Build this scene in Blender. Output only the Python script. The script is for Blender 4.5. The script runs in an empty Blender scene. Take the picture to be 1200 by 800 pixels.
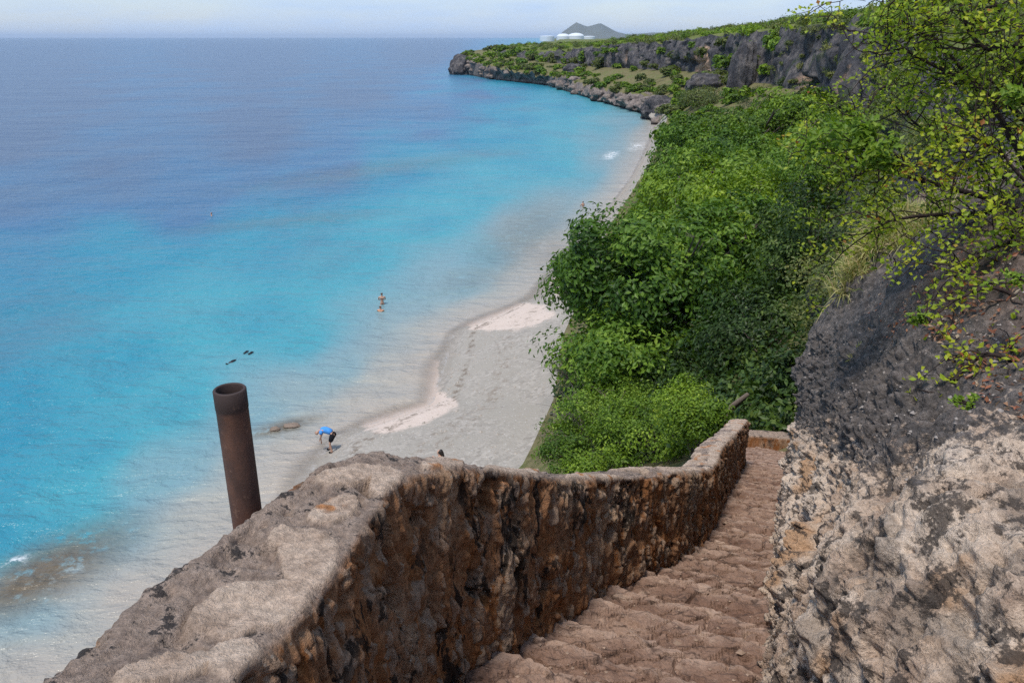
import bpy, math, random
import numpy as np
from mathutils import Vector, Matrix
from mathutils.bvhtree import BVHTree

random.seed(7); RNG = np.random.default_rng(11)
SC = bpy.context.scene
COL = SC.collection
FPX, PITCH, CAMH = 933.0, math.radians(20.885), 18.0
CT, ST = math.cos(PITCH), math.sin(PITCH)

# ------------------------------------------------------------------ measuring helpers
def ray(px, py):
    xc = (px-600)/FPX; yc = -(py-400)/FPX
    return xc, CT+yc*ST, yc*CT-ST            # X, Y(forward), Z(up) per unit depth
def at(px, py, t):
    a, b, c = ray(px, py); return np.array([a*t, b*t, CAMH+c*t])
def on_z(px, py, z=0.0):
    a, b, c = ray(px, py); return at(px, py, (z-CAMH)/c)
def to_px(P):
    P = np.asarray(P, float); d = P[..., 2]-CAMH
    t = np.maximum(P[..., 1]*CT-d*ST, 0.05); cy = d*CT+P[..., 1]*ST
    return 600+FPX*P[..., 0]/t, 400-FPX*cy/t

# ------------------------------------------------------------------ noise (numpy)
def _h(ix, iy, iz, s):
    h = (ix.astype(np.int64)*374761393+iy.astype(np.int64)*668265263+iz.astype(np.int64)*2147483647+s*974634777) & 0xFFFFFFFF
    h = ((h ^ (h >> 13))*1274126177) & 0xFFFFFFFF
    h = ((h ^ (h >> 16))*2246822519) & 0xFFFFFFFF
    return (h ^ (h >> 15)) & 0xFFFFFFFF
def perlin(P, s=0):
    P = np.asarray(P, float); f = np.floor(P); r = P-f; i = f.astype(np.int64)
    u = r*r*r*(r*(r*6-15)+10); out = 0
    for dx in (0, 1):
        for dy in (0, 1):
            for dz in (0, 1):
                h = _h(i[..., 0]+dx, i[..., 1]+dy, i[..., 2]+dz, s)
                g = [((h >> k) & 255)/127.5-1 for k in (0, 8, 16)]
                d = g[0]*(r[..., 0]-dx)+g[1]*(r[..., 1]-dy)+g[2]*(r[..., 2]-dz)
                w = (u[..., 0] if dx else 1-u[..., 0])*(u[..., 1] if dy else 1-u[..., 1])*(u[..., 2] if dz else 1-u[..., 2])
                out = out+w*d
    return out
def fbm(P, o=4, s=0, g=.5):
    P = np.asarray(P, float); a, t, n = 1., 0., 0.
    for k in range(o):
        t = t+a*perlin(P*2.03**k+k*17.3, s+k); n += a; a *= g
    return t/n*1.6
def worley(P, s=0):
    P = np.asarray(P, float); i = np.floor(P).astype(np.int64)
    f1 = np.full(P.shape[:-1], 9.); f2 = f1.copy(); cid = np.zeros(P.shape[:-1])
    for dx in (-1, 0, 1):
        for dy in (-1, 0, 1):
            for dz in (-1, 0, 1):
                h = _h(i[..., 0]+dx, i[..., 1]+dy, i[..., 2]+dz, s)
                q = [(h & 1023)/1023., ((h >> 10) & 1023)/1023., ((h >> 20) & 1023)/1023.]
                d = np.sqrt((i[..., 0]+dx+q[0]-P[..., 0])**2+(i[..., 1]+dy+q[1]-P[..., 1])**2+(i[..., 2]+dz+q[2]-P[..., 2])**2)
                n = d < f1; f2 = np.where(n, f1, np.minimum(f2, d)); cid = np.where(n, (h % 997)/997., cid); f1 = np.minimum(f1, d)
    return f1, f2, cid
def sstep(a, b, x):
    t = np.clip((x-a)/(b-a), 0, 1); return t*t*(3-2*t)
def catmull(P, U):
    """P (n,...) control values, U parameters in 0..n-1"""
    P = np.asarray(P, float); n = len(P); i = np.clip(np.floor(U).astype(int), 0, n-2); f = U-i
    f = f.reshape(f.shape+(1,)*(P.ndim-1))
    p0, p1, p2, p3 = P[np.maximum(i-1, 0)], P[i], P[i+1], P[np.minimum(i+2, n-1)]
    m1, m2 = (p2-p0)/2, (p3-p1)/2
    return (2*f**3-3*f**2+1)*p1+(f**3-2*f**2+f)*m1+(-2*f**3+3*f**2)*p2+(f**3-f**2)*m2
def lin(P, U):
    P = np.asarray(P, float); n = len(P); i = np.clip(np.floor(U).astype(int), 0, n-2); f = U-i
    f = f.reshape(f.shape+(1,)*(P.ndim-1)); return P[i]*(1-f)+P[i+1]*f
def gnormal(V):
    n = np.cross(np.gradient(V, axis=0), np.gradient(V, axis=1))
    return n/np.maximum(np.linalg.norm(n, axis=-1, keepdims=True), 1e-9)

# ------------------------------------------------------------------ mesh helpers
def tag(o, label=None, cat=None, group=None, kind=None):
    if label: o['label'] = label
    if cat: o['category'] = cat
    if group: o['group'] = group
    if kind: o['kind'] = kind
    return o
def link(name, me, mat=None, parent=None):
    o = bpy.data.objects.new(name, me); COL.objects.link(o)
    if mat is not None: me.materials.append(mat)
    if parent is not None:
        o.parent = parent; o.matrix_parent_inverse = parent_inv(parent)
    return o
def parent_inv(p):
    return (Matrix.Translation(p.location) @ p.rotation_euler.to_matrix().to_4x4() @ Matrix.Diagonal((*p.scale, 1))).inverted()
def empty(name, loc, label, cat, group=None):
    o = bpy.data.objects.new(name, None); COL.objects.link(o); o.location = Vector([float(c) for c in loc]); o.empty_display_size = .2
    return tag(o, label, cat, group)
def raw_mesh(name, V, F, smooth=True, attrs=None):
    V = np.ascontiguousarray(np.asarray(V, np.float32).reshape(-1, 3)); F = np.asarray(F, np.int32); k = F.shape[1]
    me = bpy.data.meshes.new(name); me.vertices.add(len(V)); me.vertices.foreach_set('co', V.ravel())
    me.loops.add(F.size); me.loops.foreach_set('vertex_index', F.ravel())
    me.polygons.add(len(F)); me.polygons.foreach_set('loop_start', np.arange(0, F.size, k, dtype=np.int32))
    me.update(calc_edges=True)
    me.polygons.foreach_set('use_smooth', np.full(len(F), smooth))
    for n, a in (attrs or {}).items():
        at_ = me.attributes.new(n, 'FLOAT', 'POINT'); at_.data.foreach_set('value', np.asarray(a, np.float32).ravel())
    me.validate(); return me
def grid_faces(nu, nv, flip=False):
    i = np.arange(nu*nv).reshape(nu, nv)
    q = [i[:-1, :-1], i[1:, :-1], i[1:, 1:], i[:-1, 1:]]
    if flip: q = q[::-1]
    return np.stack([a.ravel() for a in q], 1)
def grid(name, V, flip=False, attrs=None, smooth=True):
    return raw_mesh(name, V, grid_faces(V.shape[0], V.shape[1], flip), smooth, attrs)
class Tubes:
    def __init__(s): s.V = []; s.F = []; s.n = 0
    def add(s, pts, rad, k=6):
        pts = np.asarray(pts, float); m = len(pts)
        rad = np.broadcast_to(np.asarray(rad, float), (m,)) if np.ndim(rad) else np.full(m, rad)
        tg = np.gradient(pts, axis=0); tg /= np.maximum(np.linalg.norm(tg, axis=1, keepdims=True), 1e-9)
        ref = np.array([.3, .2, 1.]) if abs(tg[:, 2].mean()) < .8 else np.array([1., .2, .1])
        a = np.cross(tg, ref); a /= np.maximum(np.linalg.norm(a, axis=1, keepdims=True), 1e-9); b = np.cross(tg, a)
        th = np.linspace(0, 2*math.pi, k, endpoint=False)
        R = pts[:, None]+rad[:, None, None]*(np.cos(th)[None, :, None]*a[:, None]+np.sin(th)[None, :, None]*b[:, None])
        i = s.n+np.arange(m*k).reshape(m, k); j = np.roll(i, -1, 1)
        s.V.append(R.reshape(-1, 3)); s.F.append(np.stack([i[:-1], j[:-1], j[1:], i[1:]], -1).reshape(-1, 4)); s.n += m*k
        # pointed tip
        s.V.append((pts[-1]+tg[-1]*rad[-1]*1.5)[None]); q = i[-1]
        s.F.append(np.stack([q, np.roll(q, -1), np.full(k, s.n), np.full(k, s.n)], 1)[:0]); s.n += 1
    def mesh(s, name): return raw_mesh(name, np.concatenate(s.V), np.concatenate(s.F))
def quads(name, C, N, A, L, W, var, fold=0.0):
    """diamond-shaped leaves: centre, normal, long axis, length, width"""
    n = len(C); A = A-(A*N).sum(1, keepdims=True)*N; A /= np.maximum(np.linalg.norm(A, axis=1, keepdims=True), 1e-9); B = np.cross(N, A)
    L = np.broadcast_to(L, (n,))[:, None]; W = np.broadcast_to(W, (n,))[:, None]
    V = np.stack([C-A*L/2, C+B*W/2+N*W*fold, C+A*L/2, C-B*W/2+N*W*fold], 1)
    return raw_mesh(name, V, np.arange(4*n).reshape(n, 4), False, {'var': np.repeat(var, 4)})
def unit(v): return v/np.maximum(np.linalg.norm(v, axis=-1, keepdims=True), 1e-9)

# ------------------------------------------------------------------ material helpers
class M:
    def __init__(s, name):
        s.m = bpy.data.materials.new(name); s.m.use_nodes = True; s.t = s.m.node_tree; s.t.nodes.clear()
        s.o = s.n('ShaderNodeOutputMaterial'); s.geo = s.n('ShaderNodeNewGeometry'); s.pos = s.geo.outputs['Position']
    def n(s, ty, **kw):
        x = s.t.nodes.new(ty)
        for k, v in kw.items(): setattr(x, k, v)
        return x
    def set(s, sock, v):
        if hasattr(v, 'is_linked') or isinstance(v, bpy.types.NodeSocket): s.t.links.new(v, sock)
        elif isinstance(v, (tuple, list)): sock.default_value = (*v, 1)[:len(sock.default_value)]
        else: sock.default_value = v
    def scale(s, vec, sc):
        x = s.n('ShaderNodeVectorMath', operation='MULTIPLY'); s.set(x.inputs[0], vec); x.inputs[1].default_value = sc; return x.outputs[0]
    def noise(s, sc, det=4, rough=.55, dist=0., st=None, vec=None):
        x = s.n('ShaderNodeTexNoise'); v = vec if vec is not None else s.pos
        if st: v = s.scale(v, st)
        s.set(x.inputs['Vector'], v); x.inputs['Scale'].default_value = sc; x.inputs['Detail'].default_value = det
        x.inputs['Roughness'].default_value = rough; x.inputs['Distortion'].default_value = dist; return x.outputs['Fac']
    def voro(s, sc, feat='F1', out='Distance', st=None, vec=None):
        x = s.n('ShaderNodeTexVoronoi', feature=feat); v = vec if vec is not None else s.pos
        if st: v = s.scale(v, st)
        s.set(x.inputs['Vector'], v); x.inputs['Scale'].default_value = sc; return x.outputs[out]
    def attr(s, name, out='Fac'):
        return s.n('ShaderNodeAttribute', attribute_name=name).outputs[out]
    def math(s, op, a, b=0., c=None, clamp=False):
        x = s.n('ShaderNodeMath', operation=op, use_clamp=clamp); s.set(x.inputs[0], a); s.set(x.inputs[1], b)
        if c is not None: s.set(x.inputs[2], c)
        return x.outputs[0]
    def rng(s, v, a, b, c=0., d=1.):
        x = s.n('ShaderNodeMapRange', interpolation_type='SMOOTHSTEP'); s.set(x.inputs[0], v)
        for k, q in enumerate((a, b, c, d)): s.set(x.inputs[k+1], q)
        return x.outputs[0]
    def ramp(s, f, stops):
        x = s.n('ShaderNodeValToRGB'); s.set(x.inputs[0], f); e = x.color_ramp.elements
        while len(e) < len(stops): e.new(.5)
        for k, (p, c) in enumerate(stops): e[k].position = p; e[k].color = (*c, 1)
        return x.outputs[0]
    def mix(s, f, a, b, mode='MIX'):
        x = s.n('ShaderNodeMix', data_type='RGBA', blend_type=mode); s.set(x.inputs[0], f); s.set(x.inputs[6], a); s.set(x.inputs[7], b); return x.outputs[2]
    def bump(s, h, st=.5, d=.02, nrm=None):
        x = s.n('ShaderNodeBump'); s.set(x.inputs['Height'], h); x.inputs['Strength'].default_value = st; x.inputs['Distance'].default_value = d
        if nrm is not None: s.set(x.inputs['Normal'], nrm)
        return x.outputs[0]
    def bsdf(s, col, rough=.9, nrm=None, spec=.3, metal=0.):
        x = s.n('ShaderNodeBsdfPrincipled'); s.set(x.inputs['Base Color'], col); s.set(x.inputs['Roughness'], rough)
        s.set(x.inputs['Specular IOR Level'], spec); s.set(x.inputs['Metallic'], metal)
        if nrm is not None: s.set(x.inputs['Normal'], nrm)
        return x.outputs[0]
    def mixs(s, f, a, b):
        x = s.n('ShaderNodeMixShader'); s.set(x.inputs[0], f); s.set(x.inputs[1], a); s.set(x.inputs[2], b); return x.outputs[0]
    def out(s, sh): s.t.links.new(sh, s.o.inputs['Surface']); return s.m
def plain(name, col, rough=.8, spec=.3, var=.25, sc=8.):
    m = M(name); c = m.mix(m.noise(sc, 4), tuple(x*(1-var) for x in col), tuple(min(1, x*(1+var)) for x in col)); return m.out(m.bsdf(c, rough, spec=spec))
def leaf_mat(name, stops, trans=.35, rough=.5, spec=.3):
    m = M(name); c = m.ramp(m.attr('var'), stops)
    c = m.mix(.45, c, m.mix(1., c, m.ramp(m.noise(.9, 3), [(.3, (.4, .5, .4)), (.7, (1.3, 1.2, 1.))]), 'MULTIPLY'))
    d = m.bsdf(c, rough, spec=spec); t = m.n('ShaderNodeBsdfTranslucent')
    m.set(t.inputs[0], m.mix(1., c, (1.3, 1.25, .6), 'MULTIPLY')); return m.out(m.mixs(trans, d, t.outputs[0]))
def bark_mat(name, a, b, sc=20.):
    m = M(name); f = m.noise(sc, 5, .6, st=(1, 1, .3)); return m.out(m.bsdf(m.mix(f, a, b), .9, m.bump(f, .6, .02), .15))

# ================================================================== CAMERA, LIGHT, SKY
cam = bpy.data.cameras.new('camera'); cam.sensor_width = 36; cam.lens = 36*FPX/1200; cam.clip_start = .05; cam.clip_end = 200000
co = bpy.data.objects.new('camera', cam); COL.objects.link(co); co.location = (0, 0, CAMH); co.rotation_euler = (math.pi/2-PITCH, 0, 0); SC.camera = co
SUN_AZ, SUN_EL = math.radians(-146), math.radians(66)
sl = bpy.data.lights.new('sun', 'SUN'); sl.energy = 2.9; sl.angle = math.radians(10); sl.color = (1, .94, .85)
so = bpy.data.objects.new('sun', sl); COL.objects.link(so)
sd = Vector((math.sin(SUN_AZ)*math.cos(SUN_EL), math.cos(SUN_AZ)*math.cos(SUN_EL), math.sin(SUN_EL)))
so.rotation_euler = sd.to_track_quat('Z', 'Y').to_euler(); so.location = (0, 0, 60)
W = bpy.data.worlds.new('World'); SC.world = W; W.use_nodes = True
nt = W.node_tree; nt.nodes.clear()
def wn(t, **k):
    x = nt.nodes.new(t)
    for a, b in k.items(): setattr(x, a, b)
    return x
wo = wn('ShaderNodeOutputWorld'); bg = wn('ShaderNodeBackground'); sky = wn('ShaderNodeTexSky', sky_type='NISHITA')
sky.sun_disc = False; sky.sun_elevation = SUN_EL; sky.sun_rotation = SUN_AZ; sky.air_density = 1.2; sky.dust_density = .6; sky.ozone_density = 3.
tc = wn('ShaderNodeTexCoord'); mp = wn('ShaderNodeMapping'); mp.inputs['Scale'].default_value = (5, 5, 26)
nz = wn('ShaderNodeTexNoise'); nz.inputs['Scale'].default_value = 1.3; nz.inputs['Detail'].default_value = 6; nz.inputs['Roughness'].default_value = .55
rp = wn('ShaderNodeValToRGB'); rp.color_ramp.elements[0].position = .38; rp.color_ramp.elements[1].position = .75
rp.color_ramp.elements[0].color = (.5, .5, .5, 1); rp.color_ramp.elements[1].color = (.85, .85, .85, 1)
mx = wn('ShaderNodeMix', data_type='RGBA')
L = nt.links.new
L(tc.outputs['Generated'], mp.inputs[0]); L(mp.outputs[0], nz.inputs['Vector']); L(nz.outputs['Fac'], rp.inputs[0]); L(rp.outputs[0], mx.inputs[0])
L(sky.outputs[0], mx.inputs[6]); mx.inputs[7].default_value = (3.0, 4.2, 6.3, 1)
L(mx.outputs[2], bg.inputs[0]); bg.inputs[1].default_value = .125; L(bg.outputs[0], wo.inputs[0])
SC.view_settings.view_transform = 'Standard'; SC.view_settings.look = 'None'; SC.view_settings.exposure = 0.38; SC.view_settings.gamma = 1; SC.view_settings.use_curve_mapping = False
SC.cycles.max_bounces = 6; SC.cycles.transparent_max_bounces = 8; SC.cycles.volume_bounces = 0
SC.cycles.use_denoising = False; SC.cycles.sample_clamp_direct = 4.; SC.cycles.sample_clamp_indirect = 3.

# ================================================================== MATERIALS
def mat_wall():
    m = M('weathered_masonry'); top = m.attr('top'); stone = m.attr('stone'); pale = m.attr('pale')
    n1 = m.noise(2.2, 5, .6, st=(1, 1, .45)); n2 = m.noise(7, 5, .65, st=(1, 1, .4)); n3 = m.noise(38, 5, .7)
    face = m.ramp(n1, [(.28, (.23, .125, .07)), (.42, (.40, .175, .07)), (.54, (.37, .20, .11)), (.64, (.50, .345, .23)), (.74, (.43, .30, .22))])
    face = m.mix(m.rng(n2, .52, .62), face, (.32, .13, .045))
    face = m.mix(m.math('MULTIPLY', m.rng(pale, .62, .7), m.rng(n2, .4, .55)), face, (.40, .28, .20))
    black = m.rng(m.noise(5.5, 6, .72, st=(1, 1, .45), dist=.6), .53, .58); black = m.math('MULTIPLY', black, m.rng(m.noise(1.7, 2), .36, .5))
    face = m.mix(m.math('MULTIPLY', black, .9), face, (.022, .018, .016))
    spk = m.rng(m.voro(34), .22, .12); face = m.mix(m.math('MULTIPLY', m.math('MULTIPLY', spk, m.rng(n1, .5, .6)), .7), face, (.5, .44, .38))
    mort = m.ramp(m.noise(9, 6, .7), [(.3, (.20, .15, .125)), (.48, (.35, .27, .22)), (.66, (.50, .395, .325))])
    mort = m.mix(m.rng(m.noise(9, 6, .75), .54, .60), mort, (.07, .06, .056))
    st = m.ramp(m.noise(6, 5, .6), [(.3, (.42, .31, .235)), (.5, (.60, .465, .365)), (.7, (.68, .55, .44))])
    st = m.mix(m.rng(m.noise(4.3, 3, .5), .60, .66), st, (.50, .24, .11))
    tp = m.mix(stone, mort, st)
    c = m.mix(top, face, tp); c = m.mix(m.rng(n3, .25, .8), m.mix(1., c, (.62, .6, .58), 'MULTIPLY'), m.mix(1., c, (1.35, 1.3, 1.25), 'MULTIPLY'))
    b = m.math('ADD', m.math('MULTIPLY', n3, .6), m.noise(120, 4, .7))
    return m.out(m.bsdf(c, .92, m.bump(b, 1., .02), .2))
def mat_steps():
    m = M('worn_step_stone'); n1 = m.noise(2.5, 5, .6); n2 = m.noise(12, 5, .7); n3 = m.noise(60, 4, .7)
    c = m.ramp(n1, [(.3, (.16, .088, .060)), (.5, (.25, .155, .112)), (.7, (.35, .235, .175))])
    c = m.mix(m.rng(n2, .56, .66), c, (.13, .08, .06)); c = m.mix(m.rng(m.noise(5, 3), .6, .7), c, (.40, .28, .21))
    c = m.mix(m.rng(n3, .2, .8), m.mix(1., c, (.7, .7, .7), 'MULTIPLY'), m.mix(1., c, (1.15, 1.15, 1.15), 'MULTIPLY'))
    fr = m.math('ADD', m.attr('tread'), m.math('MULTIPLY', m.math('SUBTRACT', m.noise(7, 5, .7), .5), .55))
    c = m.mix(m.rng(fr, .26, .06, 0., .85), c, (.085, .05, .038)); c = m.mix(m.rng(fr, .6, .85, 0., .4), c, (.50, .36, .28))  # shadow beyond each nosing painted onto the tread back, with dirt; nose worn paler
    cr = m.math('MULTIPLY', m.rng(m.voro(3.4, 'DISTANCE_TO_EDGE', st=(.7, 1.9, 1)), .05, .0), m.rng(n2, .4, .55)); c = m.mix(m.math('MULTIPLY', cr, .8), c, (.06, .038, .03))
    return m.out(m.bsdf(c, .9, m.bump(m.math('ADD', n2, m.math('MULTIPLY', n3, .5)), .9, .025), .2))
def mat_outcrop():
    m = M('pitted_limestone'); dk = m.attr('dark'); soil = m.attr('soil'); sm = m.attr('smooth')
    n1 = m.noise(3, 6, .62); n2 = m.noise(14, 6, .7); n3 = m.noise(70, 5, .7)
    tan = m.ramp(n1, [(.3, (.42, .30, .225)), (.46, (.60, .465, .36)), (.6, (.72, .59, .475)), (.75, (.62, .53, .46))])
    tan = m.mix(m.rng(m.noise(2.1, 3), .57, .66), tan, (.52, .33, .20))
    tan = m.mix(m.math('MULTIPLY', m.rng(m.noise(8, 6, .75), .52, .58), .85), tan, (.05, .043, .04))
    gs = m.rng(m.noise(2.6, 7, .68, st=(1.7, 1.7, .4), dist=.4), .50, .58)
    tan = m.mix(m.math('MULTIPLY', m.math('MULTIPLY', gs, sm), .6), tan, (.085, .078, .075))
    drk = m.ramp(n2, [(.3, (.05, .045, .043)), (.5, (.125, .112, .106)), (.7, (.25, .22, .205))])
    spk = m.rng(m.voro(26), .20, .10); spk = m.math('MULTIPLY', spk, m.rng(m.noise(4.5, 4), .46, .6))
    drk = m.mix(spk, drk, (.40, .34, .30))
    drk = m.mix(m.rng(m.noise(3.6, 5, .7), .60, .68), drk, (.17, .14, .125))
    sc = m.ramp(m.noise(9, 6, .7), [(.3, (.05, .040, .035)), (.46, (.12, .093, .08)), (.6, (.25, .195, .165)), (.72, (.40, .335, .295))])
    d2 = m.math('ADD', dk, m.math('MULTIPLY', m.math('SUBTRACT', m.noise(20, 5, .75), .5), 2.2))
    c = m.mix(m.rng(d2, .38, .68), tan, drk); c = m.mix(soil, c, sc)
    c = m.mix(m.rng(n3, .2, .8), m.mix(1., c, (.66, .63, .60), 'MULTIPLY'), m.mix(1., c, (1.28, 1.24, 1.2), 'MULTIPLY'))
    b = m.math('ADD', m.math('MULTIPLY', n2, .8), m.math('MULTIPLY', n3, .6))
    return m.out(m.bsdf(c, .92, m.bump(b, 1., .04), .2))
def mat_sea():
    m = M('sea_water'); d = m.attr('depth'); reef = m.attr('reef'); foam = m.attr('foam')
    w = m.math('ADD', d, m.math('MULTIPLY', m.math('SUBTRACT', m.noise(.045, 5, .6, st=(1, .55, 1)), .5), m.rng(d, .05, .5, .05, .5)))
    c = m.ramp(w, [(0., (.38, .315, .255)), (.12, (.295, .30, .27)), (.25, (.165, .275, .30)), (.42, (.050, .27, .325)), (.60, (.014, .195, .285)), (.78, (.040, .125, .235)), (.95, (.058, .095, .168))])
    pt = m.rng(m.noise(.07, 5, .6, st=(1, .5, 1)), .50, .68); c = m.mix(m.math('MULTIPLY', pt, m.rng(d, .3, .6, .1, .38)), c, (.06, .10, .168))
    rf = m.math('MULTIPLY', reef, m.rng(m.noise(.9, 5, .7), .3, .5)); c = m.mix(rf, c, m.mix(m.noise(2.5, 4), (.06, .045, .026), (.19, .15, .10)))
    fm = m.math('MULTIPLY', foam, m.rng(m.noise(1.1, 6, .75, st=(1, 1, 1)), .46, .58)); c = m.mix(fm, c, (.8, .8, .8))
    wv = m.math('ADD', m.noise(1.1, 5, .6, .25, st=(.6, 1, 1)), m.math('MULTIPLY', m.noise(.16, 4, .55, .2, st=(.45, 1, 1)), 3.))
    wv = m.math('ADD', wv, m.math('MULTIPLY', m.noise(.03, 3, .5, st=(.4, 1, 1)), 6.))
    b = m.bump(wv, 1., .45)
    x = m.n('ShaderNodeBsdfPrincipled'); m.set(x.inputs['Base Color'], c); m.set(x.inputs['Roughness'], m.math('ADD', m.math('MULTIPLY', fm, .6), .27)); x.inputs['IOR'].default_value = 1.33; m.set(x.inputs['Normal'], b)
    tr = m.n('ShaderNodeBsdfTransparent'); sh = m.mixs(m.math('MAXIMUM', m.rng(d, 0., .04, 0.0, 1.), fm), tr.outputs[0], x.outputs[0])
    return m.out(sh)
def mat_beach():
    m = M('beach_shingle'); sand = m.attr('sand'); sw = m.rng(m.math('ADD', sand, m.math('MULTIPLY', m.math('SUBTRACT', m.noise(.6, 5, .65), .5), .9)), .42, .6)
    g = m.mix(m.voro(5.5, out='Color'), (.24, .215, .185), (.40, .36, .315)); g = m.mix(m.rng(m.noise(.5, 4), .35, .65), g, (.31, .28, .24))
    g = m.mix(m.rng(m.voro(4.2), .16, .08), g, (.50, .47, .44)); g = m.mix(m.rng(m.noise(2.5, 5, .7), .60, .7), g, (.25, .22, .195))

    s = m.mix(m.noise(1.5, 4), (.50, .40, .335), (.60, .50, .43)); c = m.mix(sw, g, s); il = m.math('ADD', m.attr('inl'), m.math('MULTIPLY', m.math('SUBTRACT', m.noise(.35, 5, .6), .5), .7))
    c = m.mix(m.rng(il, 2.45, 2.1, 0., .25), c, m.mix(1., c, (.55, .50, .46), 'MULTIPLY'))
    wk = m.math('MULTIPLY', m.rng(m.math('ABSOLUTE', m.math('SUBTRACT', il, 3.15)), .16, .03), m.rng(m.noise(2.2, 5, .75), .45, .6)); c = m.mix(m.math('MULTIPLY', wk, .85), c, (.16, .125, .095))
    wk = m.math('MULTIPLY', m.rng(m.math('ABSOLUTE', m.math('SUBTRACT', il, 4.1)), .3, .05), m.rng(m.noise(1.6, 5, .75), .50, .62)); c = m.mix(m.math('MULTIPLY', wk, .7), c, (.20, .16, .125))
    return m.out(m.bsdf(c, .85, m.bump(m.voro(9), .6, .05), .2))
def mat_ground(name, a, b, c_):
    m = M(name); n = m.noise(.35, 6, .65); c = m.ramp(n, [(.32, a), (.5, b), (.68, c_)]); c = m.mix(m.rng(m.noise(3, 5, .7), .4, .7), c, m.mix(1., c, (.55, .6, .5), 'MULTIPLY'))
    return m.out(m.bsdf(c, .95, m.bump(m.noise(2.5, 6, .7), .8, .3), .1))
def mat_cliff():
    m = M('grey_cliff_rock'); cave = m.attr('cave'); n = m.noise(.5, 7, .68, .3, st=(1, 1, .6)); n2 = m.noise(2.4, 6, .7, st=(1, 1, .7))
    c = m.ramp(n, [(.3, (.035, .034, .038)), (.48, (.085, .08, .085)), (.62, (.18, .16, .15)), (.78, (.33, .275, .235))])
    c = m.mix(m.rng(n2, .5, .68), c, (.04, .038, .042))
    o = m.mix(m.noise(.8, 4), (.50, .27, .16), (.46, .36, .27)); c = m.mix(cave, c, o)
    c = m.mix(m.math('MULTIPLY', m.rng(m.noise(.22, 4, .6), .56, .66), m.attr('veg')), c, (.055, .085, .025))
    return m.out(m.bsdf(c, .95, m.bump(m.math('ADD', m.math('MULTIPLY', n, 2.), n2), 1., .5), .15))
def mat_shelf():
    m = M('coast_rock'); n = m.noise(.5, 6, .7); n2 = m.noise(2.2, 5, .7)
    c = m.ramp(n, [(.32, (.07, .06, .058)), (.46, (.17, .14, .125)), (.6, (.27, .22, .19)), (.75, (.36, .24, .15))])
    c = m.mix(m.rng(n2, .52, .66), c, (.07, .062, .06)); z = m.n('ShaderNodeSeparateXYZ'); m.set(z.inputs[0], m.pos)
    c = m.mix(m.rng(z.outputs[2], .1, .9, .9, 0.), c, (.035, .032, .03))
    return m.out(m.bsdf(c, .9, m.bump(m.math('ADD', n, n2), .9, .4), .2))
def mat_rust():
    m = M('rusted_steel'); n = m.noise(9, 6, .65, st=(1, 1, .5)); z = m.n('ShaderNodeSeparateXYZ'); m.set(z.inputs[0], m.pos)
    c = m.ramp(n, [(.3, (.045, .026, .021)), (.5, (.085, .045, .034)), (.68, (.15, .07, .045))])
    c = m.mix(m.rng(m.math('ADD', z.outputs[2], m.math('MULTIPLY', n, .2)), 16.55, 16.2, 0., .55), c, (.17, .065, .04))
    c = m.mix(m.rng(z.outputs[2], 16.715, 16.735), c, (.045, .028, .024))
    c = m.mix(m.rng(m.noise(30, 4, .7), .6, .7), c, (.20, .11, .075))
    return m.out(m.bsdf(c, .7, m.bump(m.noise(60, 5, .7), .35, .004), .35))
MAT = {}
MAT['wall'] = mat_wall(); MAT['steps'] = mat_steps(); MAT['outcrop'] = mat_outcrop(); MAT['sea'] = mat_sea(); MAT['beach'] = mat_beach()
MAT['slope'] = mat_ground('scrubby_soil', (.11, .10, .045), (.19, .165, .085), (.13, .155, .05)); MAT['plateau'] = mat_ground('plateau_soil', (.09, .11, .035), (.14, .16, .05), (.18, .18, .075))
MAT['cliff'] = mat_cliff(); MAT['shelf'] = mat_shelf(); MAT['rust'] = mat_rust()
MAT['leafA'] = leaf_mat('broad_green_leaves', [(0., (.035, .085, .010)), (.4, (.105, .20, .020)), (.75, (.20, .31, .035)), (1., (.31, .42, .065))])
MAT['leafB'] = leaf_mat('bright_green_leaves', [(0., (.055, .11, .012)), (.45, (.155, .255, .022)), (.8, (.26, .37, .032)), (1., (.37, .46, .06))])
MAT['leafC'] = leaf_mat('dull_green_leaves', [(0., (.06, .085, .025)), (.45, (.12, .155, .045)), (.8, (.18, .20, .06)), (1., (.25, .25, .09))])
MAT['leafT'] = leaf_mat('thorn_tree_leaves', [(0., (.12, .19, .018)), (.35, (.29, .39, .03)), (.7, (.48, .52, .04)), (.86, (.44, .38, .045)), (.93, (.40, .18, .04)), (1., (.30, .10, .035))], .45)
MAT['leafL'] = leaf_mat('lime_leaves', [(0., (.12, .20, .02)), (.6, (.20, .32, .03)), (1., (.30, .38, .06))], .45)
MAT['leafD'] = leaf_mat('painted_shade_leaves', [(0., (.015, .032, .007)), (.45, (.035, .07, .012)), (.8, (.065, .115, .018)), (1., (.11, .16, .03))], .25)  # shade under the grove put into the leaf colour, darker than other leaves
MAT['grass'] = leaf_mat('dry_grass', [(0., (.20, .25, .07)), (.5, (.38, .37, .16)), (1., (.55, .42, .27))], .3)
MAT['litter'] = leaf_mat('fallen_leaves', [(0., (.09, .04, .025)), (.4, (.30, .10, .05)), (.7, (.34, .17, .10)), (1., (.40, .31, .23))], .1)
MAT['bark'] = bark_mat('grey_bark', (.07, .055, .045), (.20, .16, .13)); MAT['darkbark'] = bark_mat('dark_bark', (.018, .013, .012), (.06, .042, .035), 40)
MAT['deadbark'] = bark_mat('dead_wood', (.16, .08, .04), (.36, .22, .13)); MAT['twig'] = bark_mat('grey_twig', (.12, .10, .09), (.30, .26, .23))

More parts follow.
